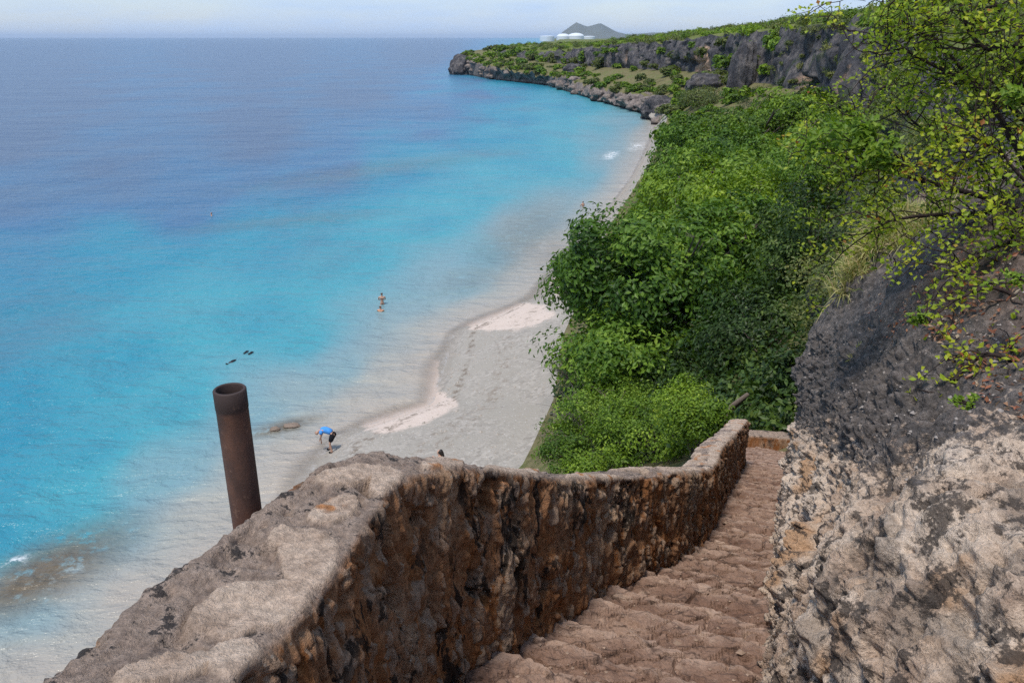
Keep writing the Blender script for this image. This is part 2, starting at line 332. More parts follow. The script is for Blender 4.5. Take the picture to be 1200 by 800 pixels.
# ================================================================== TERRAIN (coast swept from the beach to the plateau)
ST_ = [  # shore, beach back, wall line / mid slope, cliff foot, cliff top  (world metres)
 ((-40,-22,0),(-20,-16,2),(-1.7,-5,17.6),(.3,-5,17.6),(3,-5.5,18)),
 ((-24,5,0),(-13,3,2),(-1.25,1.2,14.6),(1.2,1.0,14.8),(2.5,1,15.2)),
 ((*on_z(190,800)[:2],0),(-7,16,2),(-.4,4.8,12.6),(2.4,5.5,12.6),(4,6,13.6)),
 ((*on_z(305,645)[:2],0),(-3,23,2),(1.9,8.9,11.0),(3.9,9,11.2),(5.5,9,13.2)),
 ((*on_z(400,512)[:2],0),(.5,28,2),(4.0,14.5,8.6),(6.3,14.5,8.8),(9,14,16.5)),
 ((*on_z(512,474)[:2],0),(2,34,2),(6,20,6.5),(9,21,9),(12,21,18)),
 ((*on_z(537,390)[:2],0),(3,43,2),(8,33,5),(14,33,9),(18,33,19)),
 ((*on_z(640,348)[:2],0),(5,53,2),(14,50,5),(24,50,9.5),(28,57,19.5)),
 ((*on_z(690,282)[:2],0),(9,73,1.8),(20,70,5),(33,75,10.5),(36,80,19.5)),
 ((*on_z(745,205)[:2],0),(19,112,1.5),(28,112,5),(41,113,11),(43,115,20)),
 ((*on_z(765,165)[:2],0),(28,152,2),(36,155,6),(47,160,10),(49,162,19.6)),
 ((*on_z(772,138)[:2],0),(38,197,3),(44,205,6),(52,214,9.5),(54,216,19)),
 ((*on_z(700,118)[:2],0),(28,251,3.5),(36,256,6),(45,262,8.5),(47,264,17.2)),
 ((*on_z(640,100)[:2],0),(15,327,4),(22,326,6),(33,320,7.5),(35,322,15.5)),
 ((*on_z(575,93)[:2],0),(-7.5,376,5),(0,382,6.3),(14,388,7.5),(17,390,12)),
 ((*on_z(545,87)[:2],0),(-21,428,7),(-15,440,8.5),(-5,450,9.5),(-2,455,12)),
 ((*on_z(533,76)[:2],0),(-36,575,7),(-30,585,9),(-15,595,10.5),(-10,600,12)),
 ((-30,760,0),(-24,755,5),(-15,750,9),(5,745,10.5),(10,740,12)),
 ((60,1000,0),(70,990,5),(90,975,9),(110,960,11),(120,950,13))]
P1 = [(12,-8,17.5),(11,1,16.5),(11,6.5,16.2),(11,10,15),(20,15,18.5),(26,20,20.5),(34,30,22),(46,55,22.5),(58,80,22.3),(68,120,23),(76,165,22.5),(84,222,22.5),(80,280,21.5),(70,345,19.5),(50,400,16.5),(30,465,14),(20,610,13.5),(40,735,13),(150,930,15)]
P2 = [(60,-20,21),(60,0,21.5),(60,8,22),(60,12,22.5),(75,20,23),(90,26,24),(110,30,25),(150,60,26),(180,100,26),(230,160,26),(260,230,26),(280,320,26),(290,400,25),(280,480,23),(260,540,20),(240,620,18),(240,700,16),(260,800,15),(330,980,16)]
nst = len(ST_); cols = []
for k, n in enumerate([24,30,40,40,40,50,60,60,90,90,90,90,80,80,70,40,20,12]): cols.append(k+np.arange(n)/n)
UC = np.concatenate(cols+[[nst-1]]); nc = len(UC)
def smooth_cols(A, w=7):
    ker = np.hanning(w+2)[1:-1]; ker /= ker.sum(); P_ = np.concatenate([np.repeat(A[:1], w//2, 0), A, np.repeat(A[-1:], w//2, 0)])
    return sum(ker[j]*P_[j:j+len(A)] for j in range(w))
def st_col(f): return smooth_cols(lin(np.array([f(k) for k in range(nst)], float), UC))
S_ = st_col(lambda k: ST_[k][0]); B_ = st_col(lambda k: ST_[k][1]); W_ = st_col(lambda k: ST_[k][2]); F_ = st_col(lambda k: ST_[k][3]); T_ = st_col(lambda k: ST_[k][4])
P1_ = st_col(lambda k: P1[k]); P2_ = st_col(lambda k: P2[k])
sea_dir = unit((S_-B_)*np.array([1, 1, 0]))
rocky = sstep(10.55, 11.0, UC)[:, None]
U1_ = S_+sea_dir*6+np.array([0, 0, -.5]); U2_ = S_+sea_dir*40+np.array([0, 0, -6.])
up = np.array([0, 0, 1.])
S1 = np.where(rocky > .5, S_+sea_dir*2.0+up*1.1, S_-sea_dir*.35*np.linalg.norm(S_-B_, axis=1)[:, None]/3+up*.55)
hv = (1+.6*fbm(np.stack([UC*6, UC*0, UC*0], -1), 4, 35))[:, None]; S2 = np.where(rocky > .5, S_+sea_dir*.6+up*2.1*hv, S_*.55+B_*.45+up*.2)
rows = [(U2_, U1_, 4), (U1_, S_, 8), (S_, S1, 10), (S1, S2, 10), (S2, B_, 12), (B_, B_*.5+W_*.5-up*.4, 14), (B_*.5+W_*.5-up*.4, W_, 12), (W_, F_, 10), (F_, T_, 40), (T_, P1_, 16), (P1_, P2_, 16)]
VV = []; rid = []
for k, (a, b, n) in enumerate(rows):
    for j in range(n+(k == len(rows)-1)):
        f = j/n; VV.append(a*(1-f)+b*f); rid.append(k+f)
VV = np.stack(VV, 1); rid = np.array(rid)            # (cols, rows, 3)
sm = VV.copy()
for _ in range(2): sm[:, 1:-1] = (sm[:, :-2]+2*sm[:, 1:-1]+sm[:, 2:])/4
keep = ((rid >= 7.6) & (rid <= 9.1))[None, :, None]; VV = np.where(keep, VV, sm)
arc = np.concatenate([[0], np.cumsum(np.linalg.norm(np.diff(T_, axis=0), axis=1))])
face = unit(np.cross(np.gradient(T_, axis=0), up)) ; face *= np.sign((face*(F_-P1_)).sum(1, keepdims=True))
hh = np.clip(rid-8, 0, 1); infc = sstep(7.7, 8.1, rid)*(1-sstep(9.0, 9.4, rid))
Q = np.stack([np.repeat(arc[:, None], len(rid), 1), VV[..., 2], np.zeros(VV.shape[:2])], -1)
far = sstep(3.6, 5.2, UC)[:, None]
disp = 4.2*fbm(Q*[1/12, 1/11, 1], 3, 3)+2.0*fbm(Q*[1/3.8, 1/6, 1], 5, 5)+1.6*(.5-worley(Q*[1/4.2, 1/6, 1], 8)[0])+1.0*np.sin(hh*2.6)[None]-1.8*sstep(.12, .4, fbm(Q*[1/9, 1/3.4, 1], 4, 12))
cavepts = [(at(815, 76, 212), 6.0, 6.0), (at(930, 74, 117), 4.2, 4.2), (at(740, 68, 275), 2.5, 3), (at(1000, 95, 83), 1.6, 1.8)]
cave = np.zeros(VV.shape[:2]); cdisp = cave.copy()
for c, rr, rz in cavepts:
    d = np.sqrt(((VV[..., 0]-c[0])**2+(VV[..., 1]-c[1])**2)/rr**2+((VV[..., 2]-c[2])/rz)**2)+.45*fbm(Q*[.5, .5, 1], 3, 9)
    cave = np.maximum(cave, 1-sstep(.7, 1.05, d)); cdisp -= 1.8*(1-sstep(.2, 1.1, d))
VV = VV+face[:, None]*((disp*.8+cdisp)*infc[None]*far)[..., None]
topw = np.exp(-((rid-9)/.35)**2)[None]*far; VV[..., 2] += topw*(2.4*fbm(np.stack([arc/9, arc*0, arc*0], -1), 4, 6)-.4)[:, None]
lowm = (sstep(2.0, 2.6, rid)*(1-sstep(7.7, 8, rid)))[None]; land = (sstep(4.6, 5.4, rid)[None]*far); top = sstep(9, 9.5, rid)[None]*far
VV[..., 2] += (fbm(VV*[.12, .12, 0], 4, 21)*1.0*land*lowm)+fbm(VV*[.045, .045, 0], 4, 22)*2.2*top
rk = rocky*(sstep(2.0, 2.7, rid)*(1-sstep(5.2, 6, rid)))[None]
VV += (rk*2.6*fbm(VV*[.22, .22, .3], 5, 31))[..., None]*unit(np.array([sea_dir+[0, 0, .7]])[0])[:, None]
VV[..., 2] += rk*2.2*(.5-worley(VV*[.28, .28, .3], 33)[0])
bl = ((1-rocky)*((sstep(2.2, 3., rid))*(1-sstep(4.5, 5, rid)))[None]); VV[..., 2] += bl*.16*fbm(VV*[.18, .18, 0], 3, 41)
px_, py_ = to_px(VV)
def blob(px, py, cx, cy, rx, ry, ang=0):
    a = math.radians(ang); dx, dy = px-cx, py-cy; u = dx*math.cos(a)+dy*math.sin(a); v = -dx*math.sin(a)+dy*math.cos(a)
    return np.clip(1.35-np.sqrt((u/rx)**2+(v/ry)**2), 0, 1)
front = VV[..., 1] > 3
sand = np.zeros(VV.shape[:2])
for a in [(470,480,72,28,-8),(594,371,66,20,-4),(240,700,30,10,-30),(500,440,16,30,20),(660,330,16,22,10),(380,560,30,7,-15)]: sand = np.maximum(sand, blob(px_, py_, *a)*front)
def piece(name, r0, r1, c0, c1, mat, attrs):
    R = np.where((rid >= r0-1e-6) & (rid <= r1+1e-6))[0]; Cc = np.where((UC >= c0-1e-6) & (UC <= c1+1e-6))[0]
    sub = np.ix_(Cc, R); o = link(name, grid(name, VV[sub], True, {k: a[sub] for k, a in attrs.items()}), MAT[mat])
    return tag(o, kind='structure')
full = lambda a: np.broadcast_to(a, VV.shape[:2])
veg = full((1-infc)[None]+.5)
beach = piece('beach', 0, 5, 0, 11, 'beach', {'sand': sand, 'inl': full(rid[None])}); shelf = piece('rocky_shore', 0, 5, 11, nst-1, 'shelf', {})
slope = piece('hillside_ground', 5, 8, 0, nst-1, 'slope', {}); cliff = piece('cliff_terrain', 8, 9, 0, nst-1, 'cliff', {'cave': cave, 'veg': veg}); plate = piece('plateau_ground', 9, 11, 0, nst-1, 'plateau', {})
BV = BVHTree.FromPolygons([Vector(v) for v in VV.reshape(-1, 3).tolist()], grid_faces(nc, len(rid)).tolist())
def ground(x, y, z0=80.):
    h = BV.ray_cast(Vector((float(x), float(y), z0)), Vector((0, 0, -1)), 300); return h[0].z if h[0] is not None else 0.0

# ================================================================== SEA
rr = np.concatenate([np.geomspace(6, 140, 300), np.geomspace(141, 60000, 170)]); th = np.radians(np.concatenate([np.linspace(-180, -50, 26)[:-1], np.linspace(-50, 40, 460), np.linspace(40, 180, 28)[1:]]))
TH, RR = np.meshgrid(th, rr, indexing='ij'); SV = np.stack([RR*np.sin(TH), RR*np.cos(TH), np.zeros_like(RR)], -1)
DS = np.array([(0,60,1),(0,110,1),(0,160,.97),(300,60,1),(300,150,.97),(150,200,.9),(0,230,.84),(200,235,.84),(400,190,.76),(420,110,.95),(500,130,.82),(500,60,1),(560,108,.78),(0,300,.64),(150,300,.6),(300,300,.57),(450,200,.62),(600,150,.58),(620,175,.5),(500,250,.5),(550,240,.45),(650,170,.45),(700,165,.35),(0,450,.58),(150,420,.56),(300,370,.5),(410,300,.48),(0,560,.50),(0,500,.54),(40,620,.44),(100,520,.47),(200,470,.45),(350,400,.42),(0,620,.5),(70,590,.40),(190,555,.26),(300,490,.25),(400,430,.24),(480,395,.2),(350,460,.2),(430,465,.1),(540,335,.24),(600,270,.2),(565,300,.27),(640,300,.1),(660,250,.22),(720,180,.22),(750,160,.16),(230,600,.14),(320,540,.11),(150,700,.06),(250,660,.09),(30,710,.2),(90,690,.12),(130,770,.10),(40,790,.07),(450,440,.12),(500,430,.1),(755,140,.3),(650,118,.5),(580,101,.62),(-300,60,1),(-300,300,.7),(-300,500,.62),(-300,640,.56),(-300,800,.45),(0,1000,.1),(540,95,.7),(640,340,.06),(610,330,.12),(560,365,.12)], float)
qx, qy = to_px(SV); w = np.zeros_like(qx); v = np.zeros_like(qx)
for a, b, c in DS:
    k = 1/(((qx-a)/1.0)**2+((qy-b)/.62)**2+120)**1.6; w += k; v += k*c
dep = v/w
poly = S_[UC >= 0][:, :2]; dm = np.full(qx.shape, 1e9)
for k in range(0, nc-1):
    a, b = poly[k], poly[k+1]; ab = b-a; t = np.clip(((SV[..., 0]-a[0])*ab[0]+(SV[..., 1]-a[1])*ab[1])/(ab@ab+1e-9), 0, 1)
    dm = np.minimum(dm, (SV[..., 0]-a[0]-t*ab[0])**2+(SV[..., 1]-a[1]-t*ab[1])**2)
dm = np.sqrt(dm); rk_near = np.exp(-((SV[..., 1]-330)/150)**2)*(SV[..., 1] > 185)
dep = dep*np.where(SV[..., 1] > 195, 1, np.clip(dm/5., 0.02, 1)); back = SV[..., 1] < 2; bk_ = 1-sstep(2, 14, SV[..., 1]); dep = dep*(1-bk_)+np.clip(dm/60, .05, .6)*bk_
reef = np.zeros_like(qx); foam = np.zeros_like(qx)
for a in [(50,672,120,34,-27),(330,500,46,7,-14)]: reef = np.maximum(reef, blob(qx, qy, *a)*~back)
for a in [(615,275,62,34,-35,.42),(650,300,30,30,-30,.3),(560,325,50,16,-15,.25),(430,200,160,10,-8,.35),(330,260,120,8,-5,.3)]: reef = np.maximum(reef, blob(qx, qy, *a[:5])*~back*a[5])
for a in [(12,660,22,5,-24),(716,182,9,4,-20),(746,172,10,3,-20)]: foam = np.maximum(foam, blob(qx, qy, *a)*~back)
foam = np.maximum(foam, .6*np.exp(-(dm/.45)**2)*(SV[..., 1] < 190)*(SV[..., 1] > 5))
near = 1-sstep(200, 600, RR)
SV[..., 2] += near*(.05*np.sin((SV[..., 0]*.8-SV[..., 1]*.45)*.55+2*fbm(SV*[.05, .05, 0], 2, 3))+.06*fbm(SV*[.35, .5, 0], 3, 5))*np.clip(dm/14, 0, 1)
sea = tag(link('sea', grid('sea', SV, True, {'depth': dep, 'reef': reef, 'foam': foam}), MAT['sea']), kind='structure')
o = link('sea_bed', raw_mesh('sea_bed', [(-80000, -80000, -9), (80000, -80000, -9), (80000, 80000, -9), (-80000, 80000, -9)], [(0, 1, 2, 3)]), plain('deep_sand', (.3, .28, .24), sc=.1)); tag(o, kind='structure')

# ================================================================== STONE WALL along the steps
def step_drop(y): return 1.65+.45*y
WL = np.array([(-1.0,-2.2,.66,.05,.45),(-.9,-.6,1.38,.75,.45),(-.8,.6,1.92,1.28,.45),(-.67,1.63,2.38,1.54,.48),(-.565,2.0,2.55,1.585,.50),(-.44,2.75,2.9,1.66,.37),(-.25,3.17,3.08,1.83,.35),(0,3.57,3.26,2.09,.35),(.3,4.1,3.5,2.43,.34),(.61,4.67,3.75,2.78,.33),(1.0,5.2,3.99,3.07,.33),(1.38,5.72,4.2,3.34,.33),(1.78,6.45,4.55,3.75,.33),(2.14,7.3,4.93,4.17,.33),(2.6,8.6,5.52,4.66,.33),(3.2,10.2,6.24,5.37,.33),(3.85,11.9,7.0,6.1,.34),(4.5,13.6,7.77,6.80,.35)])
seg = np.array([20,24,60,40,80,70,60,60,60,50,45,50,50,60,50,45,45])
U = np.concatenate([k+np.arange(n)/n for k, n in enumerate(seg)]+[[len(WL)-1]]); wl = catmull(WL, U)
tang = unit(np.gradient(wl[:, :2], axis=0)); tang = unit(smooth_cols(tang, 25)); nl = np.stack([-tang[:, 1], tang[:, 0]], 1)  # to the sea side
nF, nR, nT, nO = 120, 5, 46, 40
drp = .05*sstep(2.7, 3.5, wl[:, 1])-.035*(1-sstep(2.7, 3.5, wl[:, 1]))
prof = []   # (offset across as fraction of thickness, height mode)
V = []; topm = []; facem = []
ztop = CAMH-wl[:, 3]; zb = CAMH-wl[:, 2]-.35; th_ = wl[:, 4]; r = .045
for j in range(nF):
    f = j/nF; z = zb+(ztop-r-zb)*f; V.append(np.column_stack([wl[:, :2]-nl*(.05*(1-f))[..., None] if False else wl[:, :2]-nl*(.05*(1-f)), z])); topm.append(0.); facem.append(1.)
for j in range(nR):
    a = (j/nR)*math.pi/2; V.append(np.column_stack([wl[:, :2]+nl*r*(1-math.cos(a)), ztop-r+r*math.sin(a)])); topm.append(sstep(.2, .9, j/nR)); facem.append(1-j/nR)
for j in range(nT):
    f = j/nT; off = r+(th_-2*r)*f; V.append(np.column_stack([wl[:, :2]+nl*off[:, None], ztop-(.05*sstep(2.7, 3.5, wl[:, 1])-.035*(1-sstep(2.7, 3.5, wl[:, 1])))*f**2])); topm.append(1.); facem.append(0.)
for j in range(nR):
    a = (j/nR)*math.pi/2; V.append(np.column_stack([wl[:, :2]+nl*(th_-r+r*math.sin(a))[:, None], ztop-drp-r+r*math.cos(a)])); topm.append(1.); facem.append(0.)
for j in range(nO+1):
    f = j/nO; V.append(np.column_stack([wl[:, :2]+nl*(th_+.25*f)[:, None], ztop-drp-r-(wl[:, 2]-wl[:, 3]+1.2)*f])); topm.append(0.); facem.append(.6)
V = np.stack(V, 1); topm = np.broadcast_to(np.array(topm, float), V.shape[:2]).copy(); facem = np.broadcast_to(np.array(facem), V.shape[:2])
N = gnormal(V); N = np.stack([smooth_cols(N[..., k], 9) for k in range(3)], -1); N = unit(N)
if (N[:, 20, :2]*nl).sum(1).mean() > 0: N = -N
f1, f2, cid = worley(V*[5.5, 5.5, 3.2]+.35*fbm(V*[3, 3, 2], 2, 2)[..., None], 5)
f3, f4, ci2 = worley(V*[16, 16, 9]+.5*fbm(V*[6, 6, 3], 2, 3)[..., None], 6)
d = .05*fbm(V*[3.4, 3.4, 1.0], 4, 51)+.040*fbm(V*[12, 12, 4.0], 4, 52)+.012*(sstep(0, .2, f2-f1)-.6)+.02*(cid-.5)+.018*fbm(V*[30, 30, 12], 3, 65)+.03*(ci2-.5)*sstep(0, .08, f4-f3)-.012*(1-sstep(0, .1, f4-f3))
holes = sstep(.22, .40, fbm(V*[4.8, 4.8, 2.9], 4, 57)); d -= .13*holes
dt = .016*fbm(V*[3, 3, 3], 4, 61)
# flat pale stones bedded in the wall top, each outlined in plan
spx, spy = to_px(V); stone = np.zeros(V.shape[:2])
STN = [(362,655,36,34,-20),(392,598,30,14,-18),(290,715,72,30,-15),(275,775,34,20,-10),(188,788,62,16,-12),(410,558,42,11,-8),(452,566,20,16,-20),(330,628,16,10,-20),(600,552,30,7,4),(700,563,40,6,2),(790,562,30,8,-8),(842,532,14,12,-50),(866,497,12,10,-60),(520,545,24,6,0)]
wob = .34*fbm(V*[8, 8, 8], 5, 71)
for a in STN: stone = np.maximum(stone, sstep(.30, .40, blob(spx, spy, *a)+wob*.9))
far_s = (wl[:, 1] > 5.2)[:, None]; f1b, f2b, cb = worley(V*[4, 4, 1.5], 77); stone = np.where(far_s, np.maximum(stone, (cb > .35)*sstep(.03, .12, f2b-f1b)), stone)*topm
dt += (.020*fbm(V*14, 4, 62)+.012*fbm(V*34, 3, 64))*(1-.4*stone)+.016*stone-.034*sstep(.1, .4, fbm(V*[6, 6, 6], 3, 63))*(1-stone)
V = V+N*(d*facem*(1-topm)+dt*topm)[..., None]
wallo = link('stone_wall', grid('stone_wall', V, False, {'top': topm, 'stone': stone, 'pale': ci2}), MAT['wall']); tag(wallo, 'rough rust-brown stone wall with pale capping that curves down beside the steps', 'wall')
# square end of the wall
e = V[-1]; ce = e.mean(0); EV = np.stack([e, e*.5+ce*.5+np.array([.02, .06, 0]), np.repeat(ce[None], len(e), 0)+np.array([.02, .06, 0])], 0)
link('wall_end', grid('wall_end', EV, False, {'top': np.zeros(EV.shape[:2]), 'stone': np.zeros(EV.shape[:2]), 'pale': np.zeros(EV.shape[:2])}), MAT['wall'], wallo)

# ================================================================== STEPS
LP = np.array([(-1.1,-2.6),(-.85,-.3),(-.68,1.5),(-.28,3.15),(0,3.57),(.61,4.67),(1.38,5.67),(2.16,7.3),(2.6,8.5),(3.5,11),(4.5,13.6),(5.6,16.4),(6.4,18.6)])
RP = np.array([(.6,-2.9),(.72,-.8),(.9,1.0),(1.1,2.55),(1.28,3.02),(1.72,4.2),(2.3,5.3),(3.0,7.0),(3.5,8.2),(4.5,10.7),(5.7,13.3),(7.0,16.1),(7.8,18.2)])
UU = np.linspace(0, len(LP)-1, 2000); Lc, Rc = catmull(LP, UU), catmull(RP, UU); yc = .6*Lc[:, 1]+.4*Rc[:, 1]
stair = empty('stone_stairway', (0, 1, CAMH-2.1), 'worn red-brown stone steps running down between the wall and the limestone rock', 'steps')
run = .37; ys = np.arange(-2.4, 17.6, run); ysj = ys+RNG.uniform(-.07, .07, len(ys))
stg = []
for k, y0 in enumerate(ysj[:-1]):
    y1 = ysj[k+1]; z = CAMH-step_drop((y0+y1)/2)-.04; rise = .45*run
    nv = 130 if y0 < 7 else 60; nu = 60 if y0 < 7 else 26
    nose = np.linspace(-.18, 1.18, nv)
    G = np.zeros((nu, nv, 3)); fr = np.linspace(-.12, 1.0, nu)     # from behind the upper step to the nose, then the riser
    wig = .085*fbm(np.column_stack([nose*3.6, np.full(nv, k*7.3), np.zeros(nv)]), 6, 81, .62)
    for i, f in enumerate(fr):
        ffb = min(f/.86, 1.0); yy = y0+(y1-y0)*ffb+wig*sstep(0., 1., ffb)
        uu = np.interp(yy, yc, UU); a, b = catmull(LP, uu), catmull(RP, uu); P = a*(1-nose[:, None])+b*nose[:, None]
        dz = 0 if f <= .86 else -(f-.86)/.14*(rise+.12)
        G[i, :, :2] = P; G[i, :, 2] = z+dz-.05*ffb
    flat = (np.clip((.93-fr)/.1, 0, 1))[:, None]
    Gs = np.stack([G[..., 0]*2.6+G[..., 1]*.9, G[..., 1]*6.5-G[..., 0]*1.6, G[..., 2]*3], -1); Gs = Gs+.5*fbm(G*3, 3, 88)[..., None]; q1, q2, qc = worley(Gs, 84)
    G[..., 2] += flat*(.012*fbm(G*[2.2, 2.2, 2], 3, 82)+.032*fbm(G*[13, 13, 4], 5, 83)+.035*(qc-.5)*sstep(.0, .04, q2-q1)-.035*(1-sstep(0, .09, q2-q1)))
    G[..., 1] += (1-flat)*.05*fbm(G*[11, 11, 11], 4, 85); stg.append(G[4:int(nu*.8)].reshape(-1, 3)[RNG.choice((int(nu*.8)-4)*nv, 46)])
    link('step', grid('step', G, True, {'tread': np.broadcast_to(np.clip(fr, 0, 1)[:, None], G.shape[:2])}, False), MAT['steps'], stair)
GRIT = np.concatenate(stg)
# low wall where the steps turn at the bottom
def box_rock(name, P, Q_, hgt, thk, mat, amp=.04):
    P, Q_ = np.array(P, float), np.array(Q_, float); n = int(max(12, np.linalg.norm(Q_-P)/.06)); s = np.linspace(0, 1, n); dirv = unit(Q_[:2]-P[:2]); nn = np.array([-dirv[1], dirv[0]])
    sec = [(-.5, -.5)]+[(-.5, a) for a in np.linspace(-.3, 1, 16)]+[(a, 1) for a in np.linspace(-.4, .4, 6)]+[(.5, a) for a in np.linspace(1, -.5, 16)]
    A = np.zeros((n, len(sec), 3)); base = P+(Q_-P)*s[:, None]
    for j, (u, h) in enumerate(sec): A[:, j, :2] = base[:, :2]+nn*u*thk; A[:, j, 2] = base[:, 2]+h*hgt
    A += gnormal(A)*(amp*fbm(A*5, 4, 91))[..., None]; c = A[[0, -1]].mean(1, keepdims=True); A = np.concatenate([np.broadcast_to(c[:1], A[:1].shape), A, np.broadcast_to(c[1:], A[:1].shape)])
    z = np.zeros(A.shape[:2]); tp = np.broadcast_to(np.array([1. if h == 1 else 0. for _, h in sec]), A.shape[:2])
    return link(name, grid(name, A, False, {'top': tp, 'stone': z, 'pale': z}), MAT['wall'])
zz = CAMH-step_drop(16.6)
tag(box_rock('stone_wall', (5.3, 17.9, zz-.85), (8.2, 17.4, zz-.85), .75, .35, 'wall'), 'low dark stone wall closing the bottom of the steps under the trees', 'wall')

# ================================================================== LIMESTONE OUTCROP on the right
OC = np.array([
 [(.5,-2.2,1.2),(.75,-2,.4),(.95,-2,0),(1.3,-2,-.3),(2,-2,-.5),(3,-2,-.8),(4.5,-2,-1.2),(7,-2,-2),(12,-2,-3)],
 [(.80,1.0,2.5),(.98,1.0,1.75),(1.2,1,1.35),(1.5,1.05,1.1),(2.1,1.1,.95),(3,1.2,.5),(4.2,1.5,0),(6.5,2,-1.0),(12,2,-2.2)],
 [(1.03,2.6,3.3),(1.2,2.6,2.35),(1.33,2.62,1.85),(1.68,2.65,1.5),(2.2,2.75,1.33),(3.0,2.9,.80),(4.0,3.2,.3),(6.5,3.8,-.7),(12,4,-2)],
 [(1.50,4.0,3.95),(1.62,4.02,2.95),(1.78,4.05,2.35),(2.05,4.15,1.85),(2.5,4.3,1.42),(3.1,4.55,1.0),(4,4.8,.5),(6.5,5.5,-.4),(12,6,-1.8)],
 [(2.08,5.3,4.6),(2.17,5.38,3.55),(2.3,5.5,2.95),(2.5,5.65,2.5),(2.85,5.9,2.0),(3.35,6.2,1.5),(4.2,6.5,1.0),(6.5,7,.1),(12,8,-1.5)],
 [(2.75,6.9,5.4),(2.78,7.0,4.3),(2.86,7.05,3.75),(3.0,7.15,3.2),(3.3,7.3,2.6),(3.75,7.5,2.05),(4.5,7.9,1.55),(6.5,8.6,.8),(12,10,-1)],
 [(3.32,8.2,6.1),(3.23,8.2,4.9),(3.18,8.2,4.2),(3.22,8.25,3.6),(3.42,8.35,3.05),(3.68,8.45,2.45),(4.2,8.8,1.95),(6.0,9.8,1.3),(11,12,-.3)],
 [(4.3,9.9,7.0),(4.2,9.8,5.6),(4.1,9.7,4.8),(4.05,9.6,4.1),(4.15,9.6,3.5),(4.4,9.7,2.9),(4.9,9.9,2.4),(6.2,10.8,1.8),(11,13.5,.5)],
 [(6.0,12.5,8.4),(5.8,12.3,7),(5.6,12.1,6),(5.5,11.9,5.2),(5.5,11.8,4.5),(5.6,11.6,3.8),(5.9,11.5,3.2),(6.8,12,2.5),(11,15,1.5)]], float)
us = np.concatenate([k+np.arange(n)/n for k, n in enumerate([20, 110, 260, 180, 140, 100, 50, 30])]+[[8.]])
vs = np.concatenate([k+np.arange(n)/n for k, n in enumerate([120, 130, 140, 120, 80, 60, 50, 40])]+[[8.]])
G = catmull(OC, us); G = np.moveaxis(catmull(np.moveaxis(G, 1, 0), vs), 0, 1); G[..., 2] = CAMH-G[..., 2]
N = gnormal(G); N *= np.sign(N[..., 2].mean())
vv = np.broadcast_to(vs[None], G.shape[:2]); uu = np.broadcast_to(us[:, None], G.shape[:2])
low = 1-sstep(3.0, 4.3, vv+.5*fbm(G*1.3, 3, 101)); smooth_ = (1-sstep(2.25, 2.7, uu+.3*fbm(G*1.5, 3, 102)))*low*.7
d = .18*fbm(G*.9, 3, 103)+.09*fbm(G*2.6, 4, 104)+.13*(np.abs(fbm(G*1.7, 4, 124))-.25)*(1-sstep(4.5, 6, vv))
f1, f2, cid = worley(G*4.2+.4*fbm(G*3, 3, 105)[..., None], 106); g1, g2, gid = worley(G*10+.3*fbm(G*7, 2, 107)[..., None], 108)
pit = -.085*(1-sstep(.12, .42, f1))*(cid > .45)-.035*(1-sstep(.12, .45, g1))*(gid > .25); ridg = .05*(np.abs(fbm(G*5, 4, 109))-.25)
h1, _, hid = worley(G*[1.9, 1.9, 1.9], 112); big = -.16*(1-sstep(.08, .36, h1))*(hid > .7)
k1, k2, kd = worley(G*7+.6*fbm(G*5, 3, 116)[..., None], 117); d += low*(1-.75*smooth_)*(pit*1.4+ridg*2.2+big-.06*np.abs(fbm(G*9, 4, 118))+.05*(kd-.5)*sstep(0, .12, k2-k1)+.05*fbm(G*22, 4, 119)-.05*(1-sstep(.1, .4, worley(G*15+.5*fbm(G*9, 2, 4)[..., None], 120)[0])))+smooth_*(.07*fbm(G*[5, 5, 2.2], 5, 110)-.06*sstep(.12, .3, fbm(G*[7, 7, 2], 4, 113))+.03*fbm(G*16, 4, 123))+(1-low)*(.05*fbm(G*6, 4, 111)+.02*fbm(G*18, 3, 114)+.5*pit*sstep(0., .3, fbm(G*1.5, 2, 115)))
G = G+N*d[..., None]
opx, opy = to_px(G); wb = fbm(G*1.6, 4, 121)
line = np.interp(opx, [880, 930, 1000, 1060, 1100, 1140, 1300], [525, 530, 545, 550, 525, 505, 490])+wb*38   # weathering boundary: above it the rock is dark
dark = sstep(120, -120, opy-line+50*fbm(G*4.5, 4, 122))*(vv > 2.2); soil = sstep(3.7, 4.3, vv+.35*wb)*(1-sstep(3.3, 3.9, uu+.5*wb)); soil = np.maximum(soil, sstep(5.4, 6.2, vv+.6*wb))
dark = np.where(uu < 1.6, sstep(2.4, 3.4, vv), dark)
OUT = link('limestone_outcrop', grid('limestone_outcrop', G, False, {'dark': dark, 'soil': soil, 'smooth': smooth_}), MAT['outcrop']); tag(OUT, 'pitted tan and black limestone rock face rising along the right of the steps', 'rock')
OG, ON, OU, OV = G, gnormal(G), uu, vv
OBV = BVHTree.FromPolygons([Vector(p) for p in G[::3, ::3].reshape(-1, 3).tolist()], grid_faces(*G[::3, ::3].shape[:2]).tolist())
def rock_z(x, y):
    h = OBV.ray_cast(Vector((float(x), float(y), 40.)), Vector((0, 0, -1)), 60); return h[0].z if h[0] is not None else ground(x, y)
